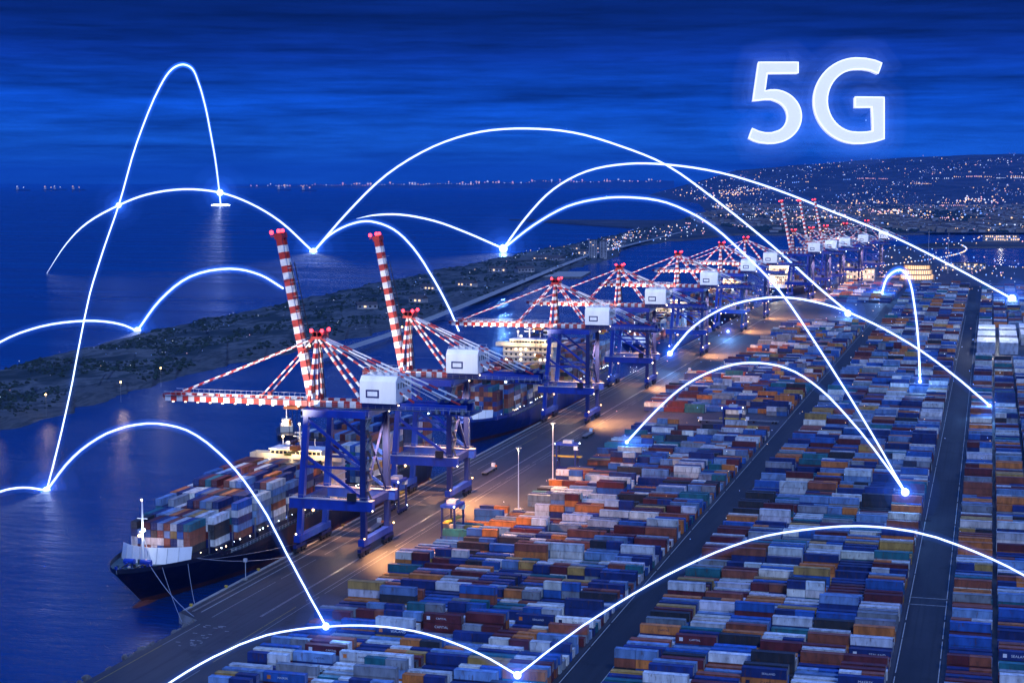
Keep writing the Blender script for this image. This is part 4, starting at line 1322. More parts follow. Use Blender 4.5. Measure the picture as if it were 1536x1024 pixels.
def straddle(x, y, rz, label):
    r = empty('straddle_carrier', (x, y, 0.012), label, 'straddle carrier', 'straddle carriers of the yard', rz)
    for s in (-1, 1):
        mb = MB(); mb.box((-4.6, s * 2.2 - 0.4, 0.7), (4.6, s * 2.2 + 0.4, 1.6), M['deepblue'])
        mb.build('side_beam', r)
        for xx in (-3.9, 3.9):
            mb = MB(); mb.box((xx - 0.3, s * 2.2 - 0.25, 1.6), (xx + 0.3, s * 2.2 + 0.25, 11.0), M['deepblue']); mb.build('leg', r)
        for xx in (-3.8, -1.3, 1.3, 3.8):
            mb = MB(); mb.tube([(xx, s * 2.2 - 0.22, 0.6), (xx, s * 2.2 + 0.22, 0.6)], 0.6, M['rubber'], 12); mb.build('wheel', r)
    mb = MB(); mb.box((-4.4, -2.6, 11.0), (4.4, 2.6, 11.9), M['blue']); mb.box((-1.5, -1.6, 11.9), (2.4, 1.6, 13.0), M['palegrey']); mb.build('top_frame', r)
    mb = MB(); mb.box((3.2, -2.5, 9.4), (4.9, -0.9, 10.98), M['housewhite']); mb.box((4.9, -2.4, 9.8), (4.96, -1.0, 10.8), M['glass']); mb.build('operator_cab', r)
    mb = MB(); mb.box((-6, -1.1, 6.2), (6, 1.1, 6.7), M['yellow']); mb.build('spreader', r)
    for p in ((4.5, 2.3, 1.9), (4.5, -2.3, 1.9), (-4.5, -2.3, 11.6), (4.5, 2.4, 11.5)):
        mb = MB(); mb.ball(p, 0.3, M['cool'], 8, 6); mb.build('headlight', r)


tractor(-197, 522, 0.1, 'terminal tractor with empty trailer on the apron beside the nearest crane')
tractor(-192, 640, 0.02, 'terminal tractor with empty trailer between the crane rails behind the second crane')
tractor(-176, 745, 0.0, 'terminal tractor on the apron at the mouth of the open cross lane')
tractor(-130, 800, 1.57, 'terminal tractor with trailer crossing the open lane, left one')
tractor(-108, 806, 1.5, 'terminal tractor with trailer crossing the open lane, right one')
tractor(-176, 1010, 0.03, 'terminal tractor on the far apron in the warm lamp light')
straddle(-200, 549, 1.57, 'dark blue straddle carrier with bright lamps by the rails behind the nearest crane')
straddle(-167, 512, 1.5, 'dark blue straddle carrier standing at the left end of the container stacks')
straddle(-114, 772, 0, 'dark blue straddle carrier parked at the corner of the open lane')
straddle(-162, 646, 0, 'dark blue straddle carrier on the open patch by the farther light mast')

# ------------------------------------------------------------------ light arcs (world metres)
ARCS = [
    ('tall slender light arc rising from basin water and dropping to a bright sea pool', [(-351.1,566.4,-3.0),(-356.0,576.8,-0.4),(-361.1,587.6,2.2),(-366.4,598.6,5.0),(-371.7,609.8,8.0),(-377.2,621.4,11.3),(-382.9,633.3,14.8),(-388.6,645.3,18.5),(-394.3,657.3,22.4),(-400.0,669.4,26.7),(-405.7,681.3,31.3),(-411.5,693.5,36.0),(-417.6,706.3,40.7),(-423.6,718.9,45.4),(-429.7,731.8,50.1),(-436.3,745.8,54.9),(-444.1,762.0,59.7),(-453.1,781.0,64.4),(-463.4,802.8,69.2),(-474.8,826.7,74.1),(-486.9,852.1,79.2),(-499.3,878.3,84.3),(-512.8,906.7,89.6),(-527.3,937.2,95.3),(-542.9,970.0,101.8),(-562.6,1011.5,111.1),(-583.8,1056.1,121.9),(-608.0,1106.9,133.9),(-637.2,1168.3,146.8),(-673.4,1244.5,161.2),(-718.4,1339.1,178.2),(-770.9,1449.6,196.8),(-828.1,1570.0,215.3),(-862.2,1641.7,225.6),(-897.6,1716.1,235.8),(-936.6,1798.3,246.1),(-982.8,1895.4,257.0),(-1024.0,1982.2,265.8),(-1071.4,2081.8,275.2),(-1123.9,2192.4,284.9),(-1180.3,2311.0,294.5),(-1238.1,2432.5,303.4),(-1302.1,2567.2,312.4),(-1369.3,2708.6,320.9),(-1434.9,2846.5,328.2),(-1507.6,2999.4,334.0),(-1570.3,3131.4,336.3),(-1629.0,3254.9,336.4),(-1692.5,3388.5,336.2),(-1779.9,3572.5,335.6),(-1871.1,3764.3,333.0),(-1965.0,3961.7,328.8),(-2060.1,4161.9,323.4),(-2150.7,4352.5,316.6),(-2237.1,4534.3,308.2),(-2325.4,4720.1,298.2),(-2424.3,4928.2,286.9),(-2556.8,5206.9,272.2),(-2708.0,5524.9,254.9),(-2872.4,5870.8,234.4),(-3040.5,6224.6,210.5),(-3215.3,6592.3,180.8),(-3394.6,6969.5,145.7),(-3570.1,7338.7,108.3),(-3730.2,7675.5,72.7),(-3815.6,7855.3,52.5),(-3886.7,8004.8,34.1),(-3952.9,8144.1,16.2),(-4025.5,8296.8,-3.0)]),
    ('light arc over the sea passing two glints to the node between raised booms', [(-1203.8,1956.2,-3.0),(-1202.8,1967.1,6.7),(-1201.7,1978.0,16.7),(-1200.6,1989.1,26.4),(-1199.5,2000.8,35.3),(-1198.5,2011.4,42.4),(-1197.5,2022.1,49.1),(-1196.3,2033.6,55.3),(-1195.1,2046.5,61.2),(-1193.5,2063.5,67.8),(-1191.6,2082.5,74.0),(-1189.7,2102.5,79.7),(-1187.8,2122.2,85.0),(-1186.2,2139.2,89.3),(-1184.5,2156.1,93.2),(-1182.9,2173.5,96.6),(-1181.1,2192.0,99.6),(-1178.9,2214.5,102.4),(-1176.6,2238.6,104.7),(-1174.2,2263.6,106.2),(-1171.7,2288.9,107.0),(-1169.3,2314.4,106.9),(-1166.7,2340.7,105.9),(-1164.2,2367.0,104.1),(-1161.7,2392.7,101.4),(-1159.5,2415.8,98.2),(-1157.3,2438.4,94.1),(-1155.1,2460.9,89.3),(-1153.0,2483.5,83.8),(-1150.7,2507.5,77.3),(-1148.3,2531.5,70.1),(-1146.0,2555.7,61.9),(-1143.6,2580.2,52.7),(-1140.9,2608.4,40.5),(-1138.2,2636.8,26.5),(-1135.4,2665.7,11.8),(-1132.5,2695.3,-3.0)]),
    ('low light arc entering at the left edge and ending at the spit shore', [(-621.0,905.9,-3.0),(-622.9,919.5,0.7),(-624.8,933.4,4.6),(-626.8,947.9,8.4),(-628.9,963.0,11.4),(-631.0,977.7,13.3),(-633.1,992.9,14.7),(-635.3,1008.9,15.6),(-637.7,1025.9,16.2),(-640.4,1045.2,16.3),(-643.3,1066.0,15.8),(-646.2,1087.4,14.9),(-649.1,1108.2,13.6),(-651.5,1125.4,12.1),(-653.9,1142.5,10.2),(-656.2,1158.9,8.0),(-658.3,1174.1,5.5),(-659.7,1184.1,3.6),(-661.0,1193.2,1.4),(-662.2,1201.9,-0.8),(-663.4,1211.0,-3.0)]),
    ('light arc springing from the sea node before the spit to the left raised boom', [(-663.4,1211.0,-3.0),(-621.0,1142.3,9.9),(-583.9,1082.3,21.3),(-549.3,1026.3,31.6),(-515.3,971.3,40.9),(-482.2,917.7,49.2),(-450.9,867.1,56.7),(-421.3,819.1,63.1),(-393.1,773.5,68.5),(-364.6,727.4,73.1),(-337.5,683.5,76.9),(-313.4,644.4,79.8),(-293.1,611.6,81.9),(-278.2,587.5,83.1),(-264.9,566.0,83.9),(-253.1,546.9,84.3),(-242.6,529.9,84.5),(-234.2,516.3,84.4),(-226.7,504.1,84.1),(-219.8,492.9,83.7),(-213.0,482.0,83.3)]),
    ('short light arc entering low at the left edge and ending at the basin water node', [(-354.9,511.0,-3.0),(-354.5,517.7,-1.7),(-354.0,524.7,-0.4),(-353.5,531.5,0.8),(-353.1,537.8,1.5),(-352.8,541.5,1.6),(-352.6,545.0,1.4),(-352.3,548.4,1.1),(-352.1,551.9,0.6),(-351.9,555.5,-0.1),(-351.6,559.1,-1.0),(-351.4,562.7,-2.0),(-351.1,566.4,-3.0)]),
    ('light arc from the basin water node over the front ship to the near container stacks', [(-351.1,566.4,-3.0),(-343.6,559.0,2.0),(-336.4,551.9,7.0),(-329.2,544.8,11.7),(-321.6,537.3,16.1),(-313.8,529.6,20.2),(-305.8,521.8,24.0),(-297.7,513.8,27.5),(-289.6,505.7,30.7),(-281.2,497.5,33.5),(-272.8,489.2,36.1),(-264.5,481.0,38.2),(-256.6,473.2,40.0),(-249.1,465.8,41.3),(-241.8,458.6,42.2),(-234.8,451.7,42.8),(-228.3,445.3,43.0),(-221.5,438.5,42.6),(-215.1,432.2,41.7),(-209.1,426.3,40.4),(-203.7,421.0,39.0),(-198.5,415.8,37.3),(-193.8,411.2,35.3),(-189.5,406.9,33.2),(-185.5,403.0,31.0),(-181.7,399.3,28.7),(-178.4,396.0,26.1),(-175.2,392.9,23.6),(-172.1,389.8,21.1),(-169.2,387.0,19.0),(-166.4,384.2,16.9),(-163.7,381.5,15.0),(-161.2,379.0,13.1),(-159.3,377.1,11.8),(-157.5,375.4,10.5),(-155.8,373.7,9.2),(-154.1,372.0,8.0)]),
    ('light arc rising from the near quay and ending at the bottom node between the stacks', [(-178.1,311.0,-0.0),(-175.7,312.0,2.1),(-173.2,313.1,4.3),(-170.8,314.2,6.4),(-168.3,315.2,8.4),(-165.9,316.3,10.1),(-163.5,317.3,11.7),(-161.0,318.4,13.2),(-158.5,319.5,14.6),(-156.0,320.6,15.8),(-153.4,321.7,17.1),(-150.7,322.9,18.1),(-148.0,324.1,19.0),(-145.1,325.3,19.6),(-142.2,326.6,20.0),(-139.2,327.9,20.3),(-136.3,329.1,20.4),(-133.9,330.2,20.5),(-131.6,331.2,20.5),(-129.3,332.2,20.4),(-126.9,333.2,20.2),(-124.3,334.3,19.9),(-121.6,335.5,19.4),(-118.9,336.7,18.8),(-116.3,337.8,18.0),(-113.5,339.0,17.0),(-110.8,340.2,15.8),(-108.1,341.4,14.5),(-105.5,342.5,13.1),(-103.5,343.4,11.9),(-101.6,344.2,10.6),(-99.8,345.0,9.3),(-97.9,345.8,8.0)]),
    ('widest foreground light arc from the bottom node across the lanes past the right edge', [(-97.9,345.8,8.0),(-95.7,347.8,9.7),(-93.5,349.9,11.5),(-91.2,352.0,13.3),(-88.8,354.2,15.0),(-85.9,356.9,17.1),(-82.7,359.8,19.1),(-79.4,362.8,21.1),(-76.1,365.9,23.0),(-72.9,368.8,24.7),(-69.7,371.8,26.3),(-66.3,374.9,27.8),(-62.9,378.0,29.2),(-59.6,381.1,30.4),(-56.2,384.3,31.4),(-52.7,387.4,32.3),(-49.2,390.7,32.9),(-45.6,394.0,33.2),(-41.8,397.5,33.3),(-38.1,400.9,33.3),(-34.8,404.0,33.2),(-32.8,405.8,33.1),(-31.0,407.4,32.9),(-29.3,409.1,32.7),(-27.3,410.8,32.4),(-24.8,413.2,31.9),(-22.1,415.6,31.3),(-19.3,418.2,30.5),(-16.6,420.7,29.7),(-13.9,423.3,28.6),(-11.1,425.8,27.5),(-8.3,428.3,26.1),(-5.4,431.0,24.6),(-1.6,434.6,22.5),(2.5,438.3,20.1),(6.6,442.1,17.5),(10.6,445.8,14.7),(14.4,449.3,12.0),(18.1,452.7,9.0),(21.7,456.0,6.0),(25.5,459.5,3.0)]),
    ('largest high light arc crossing the sky from the sea node to the far dark apron', [(-1132.5,2695.3,-3.0),(-1101.8,2658.8,15.4),(-1072.3,2623.7,33.3),(-1043.2,2589.1,50.5),(-1013.7,2554.0,67.1),(-982.6,2517.0,84.0),(-951.5,2480.1,100.4),(-920.3,2443.1,115.6),(-888.8,2405.7,129.2),(-857.1,2368.0,140.9),(-825.1,2330.0,151.3),(-793.5,2292.4,160.3),(-762.9,2256.0,167.8),(-734.6,2222.4,173.5),(-706.9,2189.5,178.0),(-679.9,2157.5,181.4),(-653.7,2126.3,183.7),(-628.8,2096.7,184.9),(-604.5,2067.8,185.1),(-580.9,2039.8,184.7),(-558.1,2012.6,183.7),(-535.9,1986.3,182.3),(-514.4,1960.7,180.5),(-493.5,1936.0,178.1),(-473.4,1912.0,175.1),(-453.6,1888.5,171.4),(-434.4,1865.7,167.0),(-415.8,1843.6,162.2),(-397.8,1822.2,157.2),(-380.1,1801.1,152.2),(-362.9,1780.7,147.0),(-346.2,1760.8,141.4),(-329.8,1741.4,134.9),(-311.6,1719.8,126.1),(-293.9,1698.7,116.3),(-276.6,1678.2,106.1),(-259.9,1658.4,96.2),(-243.4,1638.7,86.2),(-227.3,1619.6,76.1),(-211.8,1601.2,66.1),(-197.1,1583.7,56.4),(-183.6,1567.6,47.1),(-170.5,1552.1,37.7),(-158.3,1537.6,28.9),(-147.1,1524.3,21.1),(-139.5,1515.3,16.1),(-132.6,1507.0,11.6),(-125.9,1499.1,7.3),(-119.2,1491.1,3.0)]),
    ('light arc from the sea node over the right raised boom to a boom tip', [(-585.5,1393.5,54.5),(-568.9,1363.1,59.8),(-553.3,1334.7,64.9),(-537.8,1306.3,69.8),(-521.4,1276.4,74.0),(-502.8,1242.4,78.0),(-483.6,1207.3,81.6),(-465.2,1173.7,84.6),(-448.8,1143.7,86.8),(-437.2,1122.6,88.2),(-426.6,1103.2,89.2),(-416.4,1084.5,89.9),(-405.9,1065.5,90.3),(-392.7,1041.3,90.2),(-379.4,1016.9,89.8),(-366.7,993.9,88.9),(-355.4,973.2,87.7),(-345.1,954.3,86.0),(-335.7,937.2,83.9),(-327.1,921.4,81.5),(-319.0,906.6,79.0),(-310.2,890.5,75.7),(-302.0,875.6,72.2),(-294.5,861.8,68.5),(-287.4,849.0,65.0),(-280.8,837.0,61.5),(-274.6,825.6,58.1),(-269.0,815.3,54.8),(-264.1,806.4,51.7),(-260.9,800.5,49.4),(-258.1,795.5,47.3),(-255.6,790.8,45.2),(-252.9,786.0,43.1)]),
    ('low light arc fading in over the sea and ending at the node on the spit', [(-987.9,2532.5,59.0),(-983.3,2539.0,60.4),(-978.8,2545.4,61.8),(-974.2,2552.0,63.0),(-969.2,2559.2,64.0),(-962.2,2569.1,64.8),(-954.7,2579.8,65.2),(-946.8,2591.1,65.2),(-938.7,2602.6,64.5),(-929.3,2616.0,62.9),(-919.5,2630.0,60.4),(-909.5,2644.2,57.3),(-899.5,2658.4,53.6),(-889.5,2672.7,49.2),(-879.5,2686.9,44.0),(-869.4,2701.3,38.2),(-859.1,2715.9,32.2),(-847.9,2731.9,25.4),(-836.5,2748.3,18.1),(-824.8,2764.8,10.5),(-813.1,2781.5,3.0)]),
    ('high light arc from the spit node to the far right edge of the yard', [(-813.1,2781.5,3.0),(-796.2,2758.8,18.0),(-779.8,2736.8,32.7),(-763.3,2714.7,47.0),(-746.3,2691.9,60.5),(-729.3,2669.1,73.2),(-712.1,2646.1,85.3),(-694.4,2622.3,96.5),(-675.8,2597.5,106.4),(-656.4,2571.5,115.1),(-636.3,2544.6,122.6),(-615.9,2517.2,129.0),(-595.2,2489.6,134.2),(-573.4,2460.3,138.2),(-551.2,2430.6,141.0),(-529.2,2401.2,142.7),(-508.0,2372.7,143.8),(-487.9,2345.8,144.2),(-468.5,2319.8,143.8),(-449.1,2293.9,142.9),(-429.5,2267.6,141.5),(-406.0,2236.1,139.4),(-382.1,2204.1,136.7),(-358.7,2172.8,133.4),(-336.3,2142.8,129.6),(-314.8,2113.9,125.3),(-294.1,2086.2,120.3),(-273.9,2059.2,115.1),(-254.0,2032.5,109.6),(-232.8,2004.1,103.3),(-212.0,1976.2,96.7),(-191.7,1949.1,90.1),(-172.2,1922.9,83.6),(-153.2,1897.5,77.5),(-134.8,1872.9,71.5),(-117.0,1849.0,65.5),(-99.8,1826.0,59.3),(-82.9,1803.3,52.7),(-66.5,1781.4,45.9),(-50.7,1760.2,39.0),(-35.3,1739.6,32.3),(-20.5,1719.8,25.6),(-6.2,1700.6,18.9),(7.7,1682.0,12.4),(21.3,1663.8,6.0)]),
    ('light arc from the spit node falling steeply to the bright node between the lanes', [(-813.1,2781.5,3.0),(-746.2,2595.3,20.3),(-688.2,2434.0,35.5),(-636.5,2290.2,48.7),(-589.2,2158.7,60.0),(-545.5,2037.2,69.8),(-505.5,1926.1,78.4),(-469.2,1824.9,85.5),(-436.2,1733.2,91.2),(-407.4,1653.2,95.2),(-380.8,1579.1,98.3),(-356.5,1511.5,100.6),(-334.5,1450.5,102.4),(-316.2,1399.5,103.7),(-299.4,1352.8,104.5),(-283.6,1308.9,105.0),(-268.4,1266.6,105.2),(-251.9,1220.8,105.2),(-236.2,1177.0,105.0),(-221.4,1136.0,104.3),(-207.8,1098.0,103.2),(-193.8,1059.2,101.3),(-180.7,1022.7,99.0),(-168.7,989.5,96.5),(-158.1,959.8,93.7),(-148.9,934.2,90.9),(-140.6,911.4,87.8),(-133.0,890.0,84.6),(-125.5,869.2,81.4),(-116.9,845.4,77.6),(-108.7,822.5,73.8),(-100.9,801.0,69.9),(-93.8,781.2,65.8),(-86.7,761.3,61.0),(-80.1,742.9,55.9),(-73.9,725.8,50.8),(-68.0,709.5,45.9),(-62.3,693.5,41.2),(-56.9,678.4,36.6),(-51.7,664.0,32.1),(-46.7,650.0,27.6),(-41.3,635.1,22.6),(-36.1,620.8,17.6),(-31.2,607.0,12.6),(-26.5,593.9,8.0)]),
    ('light arc from the left container block to the bright node between the lanes', [(-147.1,690.9,6.0),(-143.3,687.8,10.1),(-139.5,684.7,14.2),(-135.7,681.7,18.2),(-131.9,678.6,22.0),(-128.3,675.7,25.4),(-124.7,672.8,28.8),(-121.0,669.9,31.9),(-117.3,666.9,34.7),(-113.5,663.8,37.2),(-109.6,660.7,39.4),(-105.6,657.5,41.4),(-101.8,654.5,43.1),(-98.5,651.8,44.3),(-95.2,649.1,45.4),(-91.9,646.5,46.2),(-88.5,643.7,46.7),(-84.6,640.6,47.1),(-80.6,637.4,47.2),(-76.6,634.2,47.0),(-72.9,631.2,46.4),(-69.2,628.3,45.4),(-65.8,625.5,44.0),(-62.5,622.8,42.3),(-59.2,620.2,40.3),(-55.7,617.4,37.9),(-52.4,614.7,35.1),(-49.1,612.1,32.2),(-46.1,609.6,29.4),(-43.3,607.4,26.8),(-40.8,605.4,24.2),(-38.3,603.4,21.6),(-35.9,601.4,18.9),(-33.5,599.5,16.2),(-31.1,597.6,13.5),(-28.8,595.7,10.7),(-26.5,593.9,8.0)]),
    ('light arc from the third ship over the yard to the right block', [(-191.1,1025.6,10.0),(-186.9,1021.9,14.8),(-182.8,1018.3,19.5),(-178.6,1014.6,24.2),(-173.9,1010.5,28.4),(-168.5,1005.7,32.5),(-162.6,1000.6,36.3),(-156.5,995.2,39.7),(-150.4,989.9,42.7),(-144.3,984.5,45.0),(-138.0,979.0,47.0),(-131.8,973.5,48.5),(-125.9,968.3,49.7),(-120.9,964.0,50.5),(-116.2,959.9,51.0),(-111.5,955.7,51.2),(-106.7,951.5,51.2),(-100.7,946.2,50.9),(-94.5,940.8,50.3),(-88.3,935.4,49.4),(-82.3,930.1,48.3),(-76.4,924.9,46.9),(-70.7,919.8,45.2),(-65.0,914.8,43.3),(-59.2,909.8,41.2),(-52.7,904.1,38.7),(-46.2,898.4,35.8),(-39.8,892.8,32.8),(-33.7,887.4,29.7),(-28.2,882.6,26.6),(-22.9,877.9,23.3),(-17.8,873.4,20.0),(-13.0,869.2,16.8),(-9.1,865.8,14.0),(-5.5,862.6,11.3),(-1.9,859.5,8.7),(1.6,856.4,6.0)]),
    ('smallest light arc, narrow and tall, standing among the far container stacks', [(-104.9,1723.8,3.0),(-101.3,1683.6,10.0),(-98.1,1647.6,16.6),(-94.7,1608.6,23.0),(-90.5,1561.1,29.0),(-86.9,1520.4,33.2),(-83.1,1477.7,37.1),(-79.3,1433.8,40.8),(-75.4,1389.7,44.1),(-71.6,1346.8,47.1),(-67.7,1303.1,50.0),(-64.1,1262.0,52.4),(-60.9,1225.9,54.1),(-57.7,1189.4,55.2),(-54.8,1156.8,55.5),(-52.3,1128.1,55.3),(-50.1,1103.3,54.8),(-47.4,1072.3,53.0),(-45.3,1049.4,50.1),(-43.7,1030.9,46.6),(-42.2,1013.9,43.2),(-40.6,995.5,38.9),(-39.2,980.1,34.3),(-38.1,967.2,29.5),(-37.1,956.5,24.9),(-36.5,948.9,20.7),(-36.0,943.3,16.4),(-35.5,938.6,12.2),(-35.1,933.5,8.0)]),
]
NODES = [
    ((-1187.8, 2122.2, 85.0), 4.5, 'small bright light node where the tall arc crosses the sea arc at the left'),
    ((-1161.7, 2392.7, 101.4), 5.5, 'bright light node above the bright pool on the sea'),
    ((-1132.5, 2695.3, -3), 6.5, 'bright light node over the sea between the two raised booms'),
    ((-663.4, 1211.0, -3), 6, 'bright light node on the sea just before the spit'),
    ((-351.1, 566.4, -3), 6, 'bright light node on the basin water left of the front ship'),
    ((-154.1, 372.0, 8), 6, 'bright light node on the first stacks beside the quay apron'),
    ((-97.9, 345.8, 8), 6.5, 'bright light node at the bottom edge between the stacks'),
    ((-813.1, 2781.5, 3), 7, 'bright light node on the outer shore of the spit'),
    ((-117.9, 1475.7, 3), 5.5, 'bright light node on the dark far apron'),
    ((-104.9, 1723.8, 3), 5, 'bright light node at the foot of the smallest arc'),
    ((21.3, 1663.8, 6), 6.5, 'bright light node at the far right of the yard'),
    ((-26.5, 593.9, 8), 6.5, 'bright light node on the middle block where two arcs land'),
    ((-191.1, 1025.6, 10), 4.5, 'bluish light node at the bow of the third ship'),
    ((-190.0, 1258.4, 4), 2.2, 'small bluish light node by the crane legs at the far quay'),
    ((-35.1, 933.5, 8), 3, 'faint light node at the lower end of the smallest arc'),
    ((1.6, 856.4, 6), 3, 'faint light node on the right block beside the wide lane'),
    ((-147.1, 690.9, 6), 3, 'faint light node at the edge of the left container block'),
]


def dist(p):
    return (V(p) - V((0, 0, CAMH))).length


M['glow_volume'] = {}  # materials of the painted glow halos, by radius and peak


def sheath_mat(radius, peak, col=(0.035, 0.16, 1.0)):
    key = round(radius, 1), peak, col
    if key not in M['glow_volume']: M['glow_volume'][key] = glow_volume('blue_halo_glow', col, peak / (2 * radius))
    return M['glow_volume'][key]


for ai, (lab, P) in enumerate(ARCS):
    P = [V(p) for p in P]
    n = len(P)
    ds = [dist(p) for p in P]
    fade = [1.0] * n
    if 'fading in' in lab or 'two glints' in lab: fade = [min(1, 0.12 + i / (n * 0.3)) for i in range(n)]
    core = MB()
    core.tube(P, [1.3 * d / FPX * (f if ai else f * 0.8) for d, f in zip(ds, fade)], M['arc'], 8)
    o = core.build('light_arc', None, True)
    tag(o, lab, 'light arc', 'glowing arcs linking points of the port')
    # added glow volumes that paint a halo round the arc, thickness following it
    dm = math.exp(sum(math.log(d) for d in ds) / n)
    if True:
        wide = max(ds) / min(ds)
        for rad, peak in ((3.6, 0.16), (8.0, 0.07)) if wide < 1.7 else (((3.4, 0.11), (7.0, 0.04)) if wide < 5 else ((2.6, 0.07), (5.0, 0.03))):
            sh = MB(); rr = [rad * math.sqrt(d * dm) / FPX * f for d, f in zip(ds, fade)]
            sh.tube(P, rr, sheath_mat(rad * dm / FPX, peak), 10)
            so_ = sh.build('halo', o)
for p, r, lab in NODES:
    d = dist(p)
    mb = MB(); mb.ball((0, 0, 0), r * 0.9 * d / FPX, M['arc'], 16, 10)
    o = mb.build('light_node', None, True); o.location = p
    tag(o, lab, 'light node', 'glowing nodes of the arcs')
    if 0 < p[2] < 12: lamp('POINT', (0, 0, 4.5 * d / 600), 9000 * (d / 600) ** 2, (0.15, 0.4, 1.0), o, 1.5, name='node_light')
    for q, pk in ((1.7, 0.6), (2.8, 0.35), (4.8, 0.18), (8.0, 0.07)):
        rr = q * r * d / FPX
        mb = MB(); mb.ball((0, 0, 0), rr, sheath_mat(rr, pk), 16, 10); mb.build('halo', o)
# where the tall arc meets the sea: a flat bright disc on the water
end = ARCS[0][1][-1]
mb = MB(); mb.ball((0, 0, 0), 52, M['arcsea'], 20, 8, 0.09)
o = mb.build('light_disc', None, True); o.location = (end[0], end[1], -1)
tag(o, 'flat bright disc of light lying on the sea under the tall arc', 'light disc')

# ------------------------------------------------------------------ the letters over the town
LD = 3000.0


def letter_pt(px, py):
    return ((px - 768) / FPX * LD, (512 - py) / FPX * LD)


def arcpts(cx, cy, rx, ry, a0, a1, n=18):
    return [(cx + rx * math.cos(math.radians(a0 + (a1 - a0) * k / n)), cy + ry * math.sin(math.radians(a0 + (a1 - a0) * k / n))) for k in range(n + 1)]


# outlines drawn in letter units (y down); read off as ordinary humanist capitals
def px(q): return (1080 + q[0] / 5.12, 60 + q[1] / 5.12)


five_out = [(290, 178), (595, 178), (595, 260), (358, 262), (340, 398), (380, 390)] + arcpts(400, 592, 220, 204, -84, 62, 20) + [(470, 786), (420, 797), (365, 799), (300, 792), (255, 778), (216, 758),
            (243, 684), (290, 706), (340, 718), (390, 718)] + arcpts(385, 592, 127, 124, 62, -70, 16) + [(390, 462), (340, 462), (300, 467), (248, 472)]
gee_out = [(1236, 184), (1208, 264), (1150, 240), (1090, 230), (1030, 231)] + arcpts(1040, 472, 222, 241, -100, -262, 22) + [(1060, 714), (1115, 712), (1168, 704), (1160, 520), (1030, 522), (1030, 444), (1254, 446), (1254, 764),
           (1180, 786), (1100, 798), (1030, 800)] + arcpts(1040, 472, 328, 328, -262 + 352, -262 + 360 + 165, 26)[1:] + [(1050, 145), (1110, 148), (1180, 162)]
del gee_out[-3 - 26:-3]
gee_out = gee_out[:len(gee_out) - 3] + arcpts(1048, 472, 335, 328, 95, 268, 28) + gee_out[-3:]

LF = (FWD * math.cos(PITCH) + UP * -math.sin(PITCH))
LU = (FWD * math.sin(PITCH) + UP * math.cos(PITCH))
base = V((0, 0, CAMH)) + LF * LD
for outl, lab in ((five_out, 'giant white glowing digit 5 hanging in the sky above the town'), (gee_out, 'giant white glowing capital letter G hanging in the sky above the town')):
    pts = [letter_pt(*px(q)) for q in outl]
    cx_ = sum(p[0] for p in pts) / len(pts); cy_ = sum(p[1] for p in pts) / len(pts)
    cen = base + RGT * cx_ + LU * cy_
    loc = [RGT * (a - cx_) + LU * (b - cy_) for a, b in pts]
    T = 8.0
    dense = []
    for a, b in zip(loc, loc[1:] + loc[:1]):
        k = max(1, int((b - a).length / 5))
        dense += [a.lerp(b, q / k) for q in range(k)]
    m0 = max(range(len(dense) - 8), key=lambda q: (dense[q + 4] - dense[q]).normalized().dot((dense[q + 8] - dense[q + 4]).normalized())) + 4
    dense = dense[m0:] + dense[:m0]
    dense.append(dense[0].lerp(dense[-1], 0.02))
    n = len(loc)
    mb = MB()
    fr = [p - LF * T for p in loc]; bk = [p + LF * T for p in loc]
    mb.add(fr + bk, [tuple(range(n)), tuple(range(n, 2 * n))[::-1]] + [((i + 1) % n, i, i + n, (i + 1) % n + n) for i in range(n)], M['letter'])
    o = mb.build('glowing_letter'); o.location = cen
    tag(o, lab, 'letter')
    rim = MB(); rim.tube([p - LF * T for p in dense], 1.15, M['letteredge'], 6); rim.build('rim', o)
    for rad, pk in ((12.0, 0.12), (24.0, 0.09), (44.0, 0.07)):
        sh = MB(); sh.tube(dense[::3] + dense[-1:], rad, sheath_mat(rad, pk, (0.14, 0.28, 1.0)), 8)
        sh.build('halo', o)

# ------------------------------------------------------------------ town, far coast and spit: lights and buildings
CITY = ['citywarm', 'citywhite', 'cityblue', 'citypink', 'citydim']
mb = MB()


def light(p, size, mt):
    mb.octa(p, size * dist(p) / FPX, M[mt])


SPREAD = {}


def spread(pxx):
    """a distance out, drawn so that the lamps cover the plain and the slopes alike"""
    key = int(pxx / 10)
    if key not in SPREAD:
        col = []; top = 9e9
        z = 3950.0
        while z < 15000:
            p = mainland(z, (pxx - 768) / FPX); y = view(p.x, p.y, p.z)[1]
            if y < top: col.append((y, z)); top = y
            z *= 1.03
        SPREAD[key] = col
    col = SPREAD[key]
    y = random.uniform(col[-1][0], col[0][0])
    for (y0, z0), (y1, z1) in zip(col, col[1:]):
        if y1 <= y: return z0 + (z1 - z0) * random.random()
    return col[-1][1]


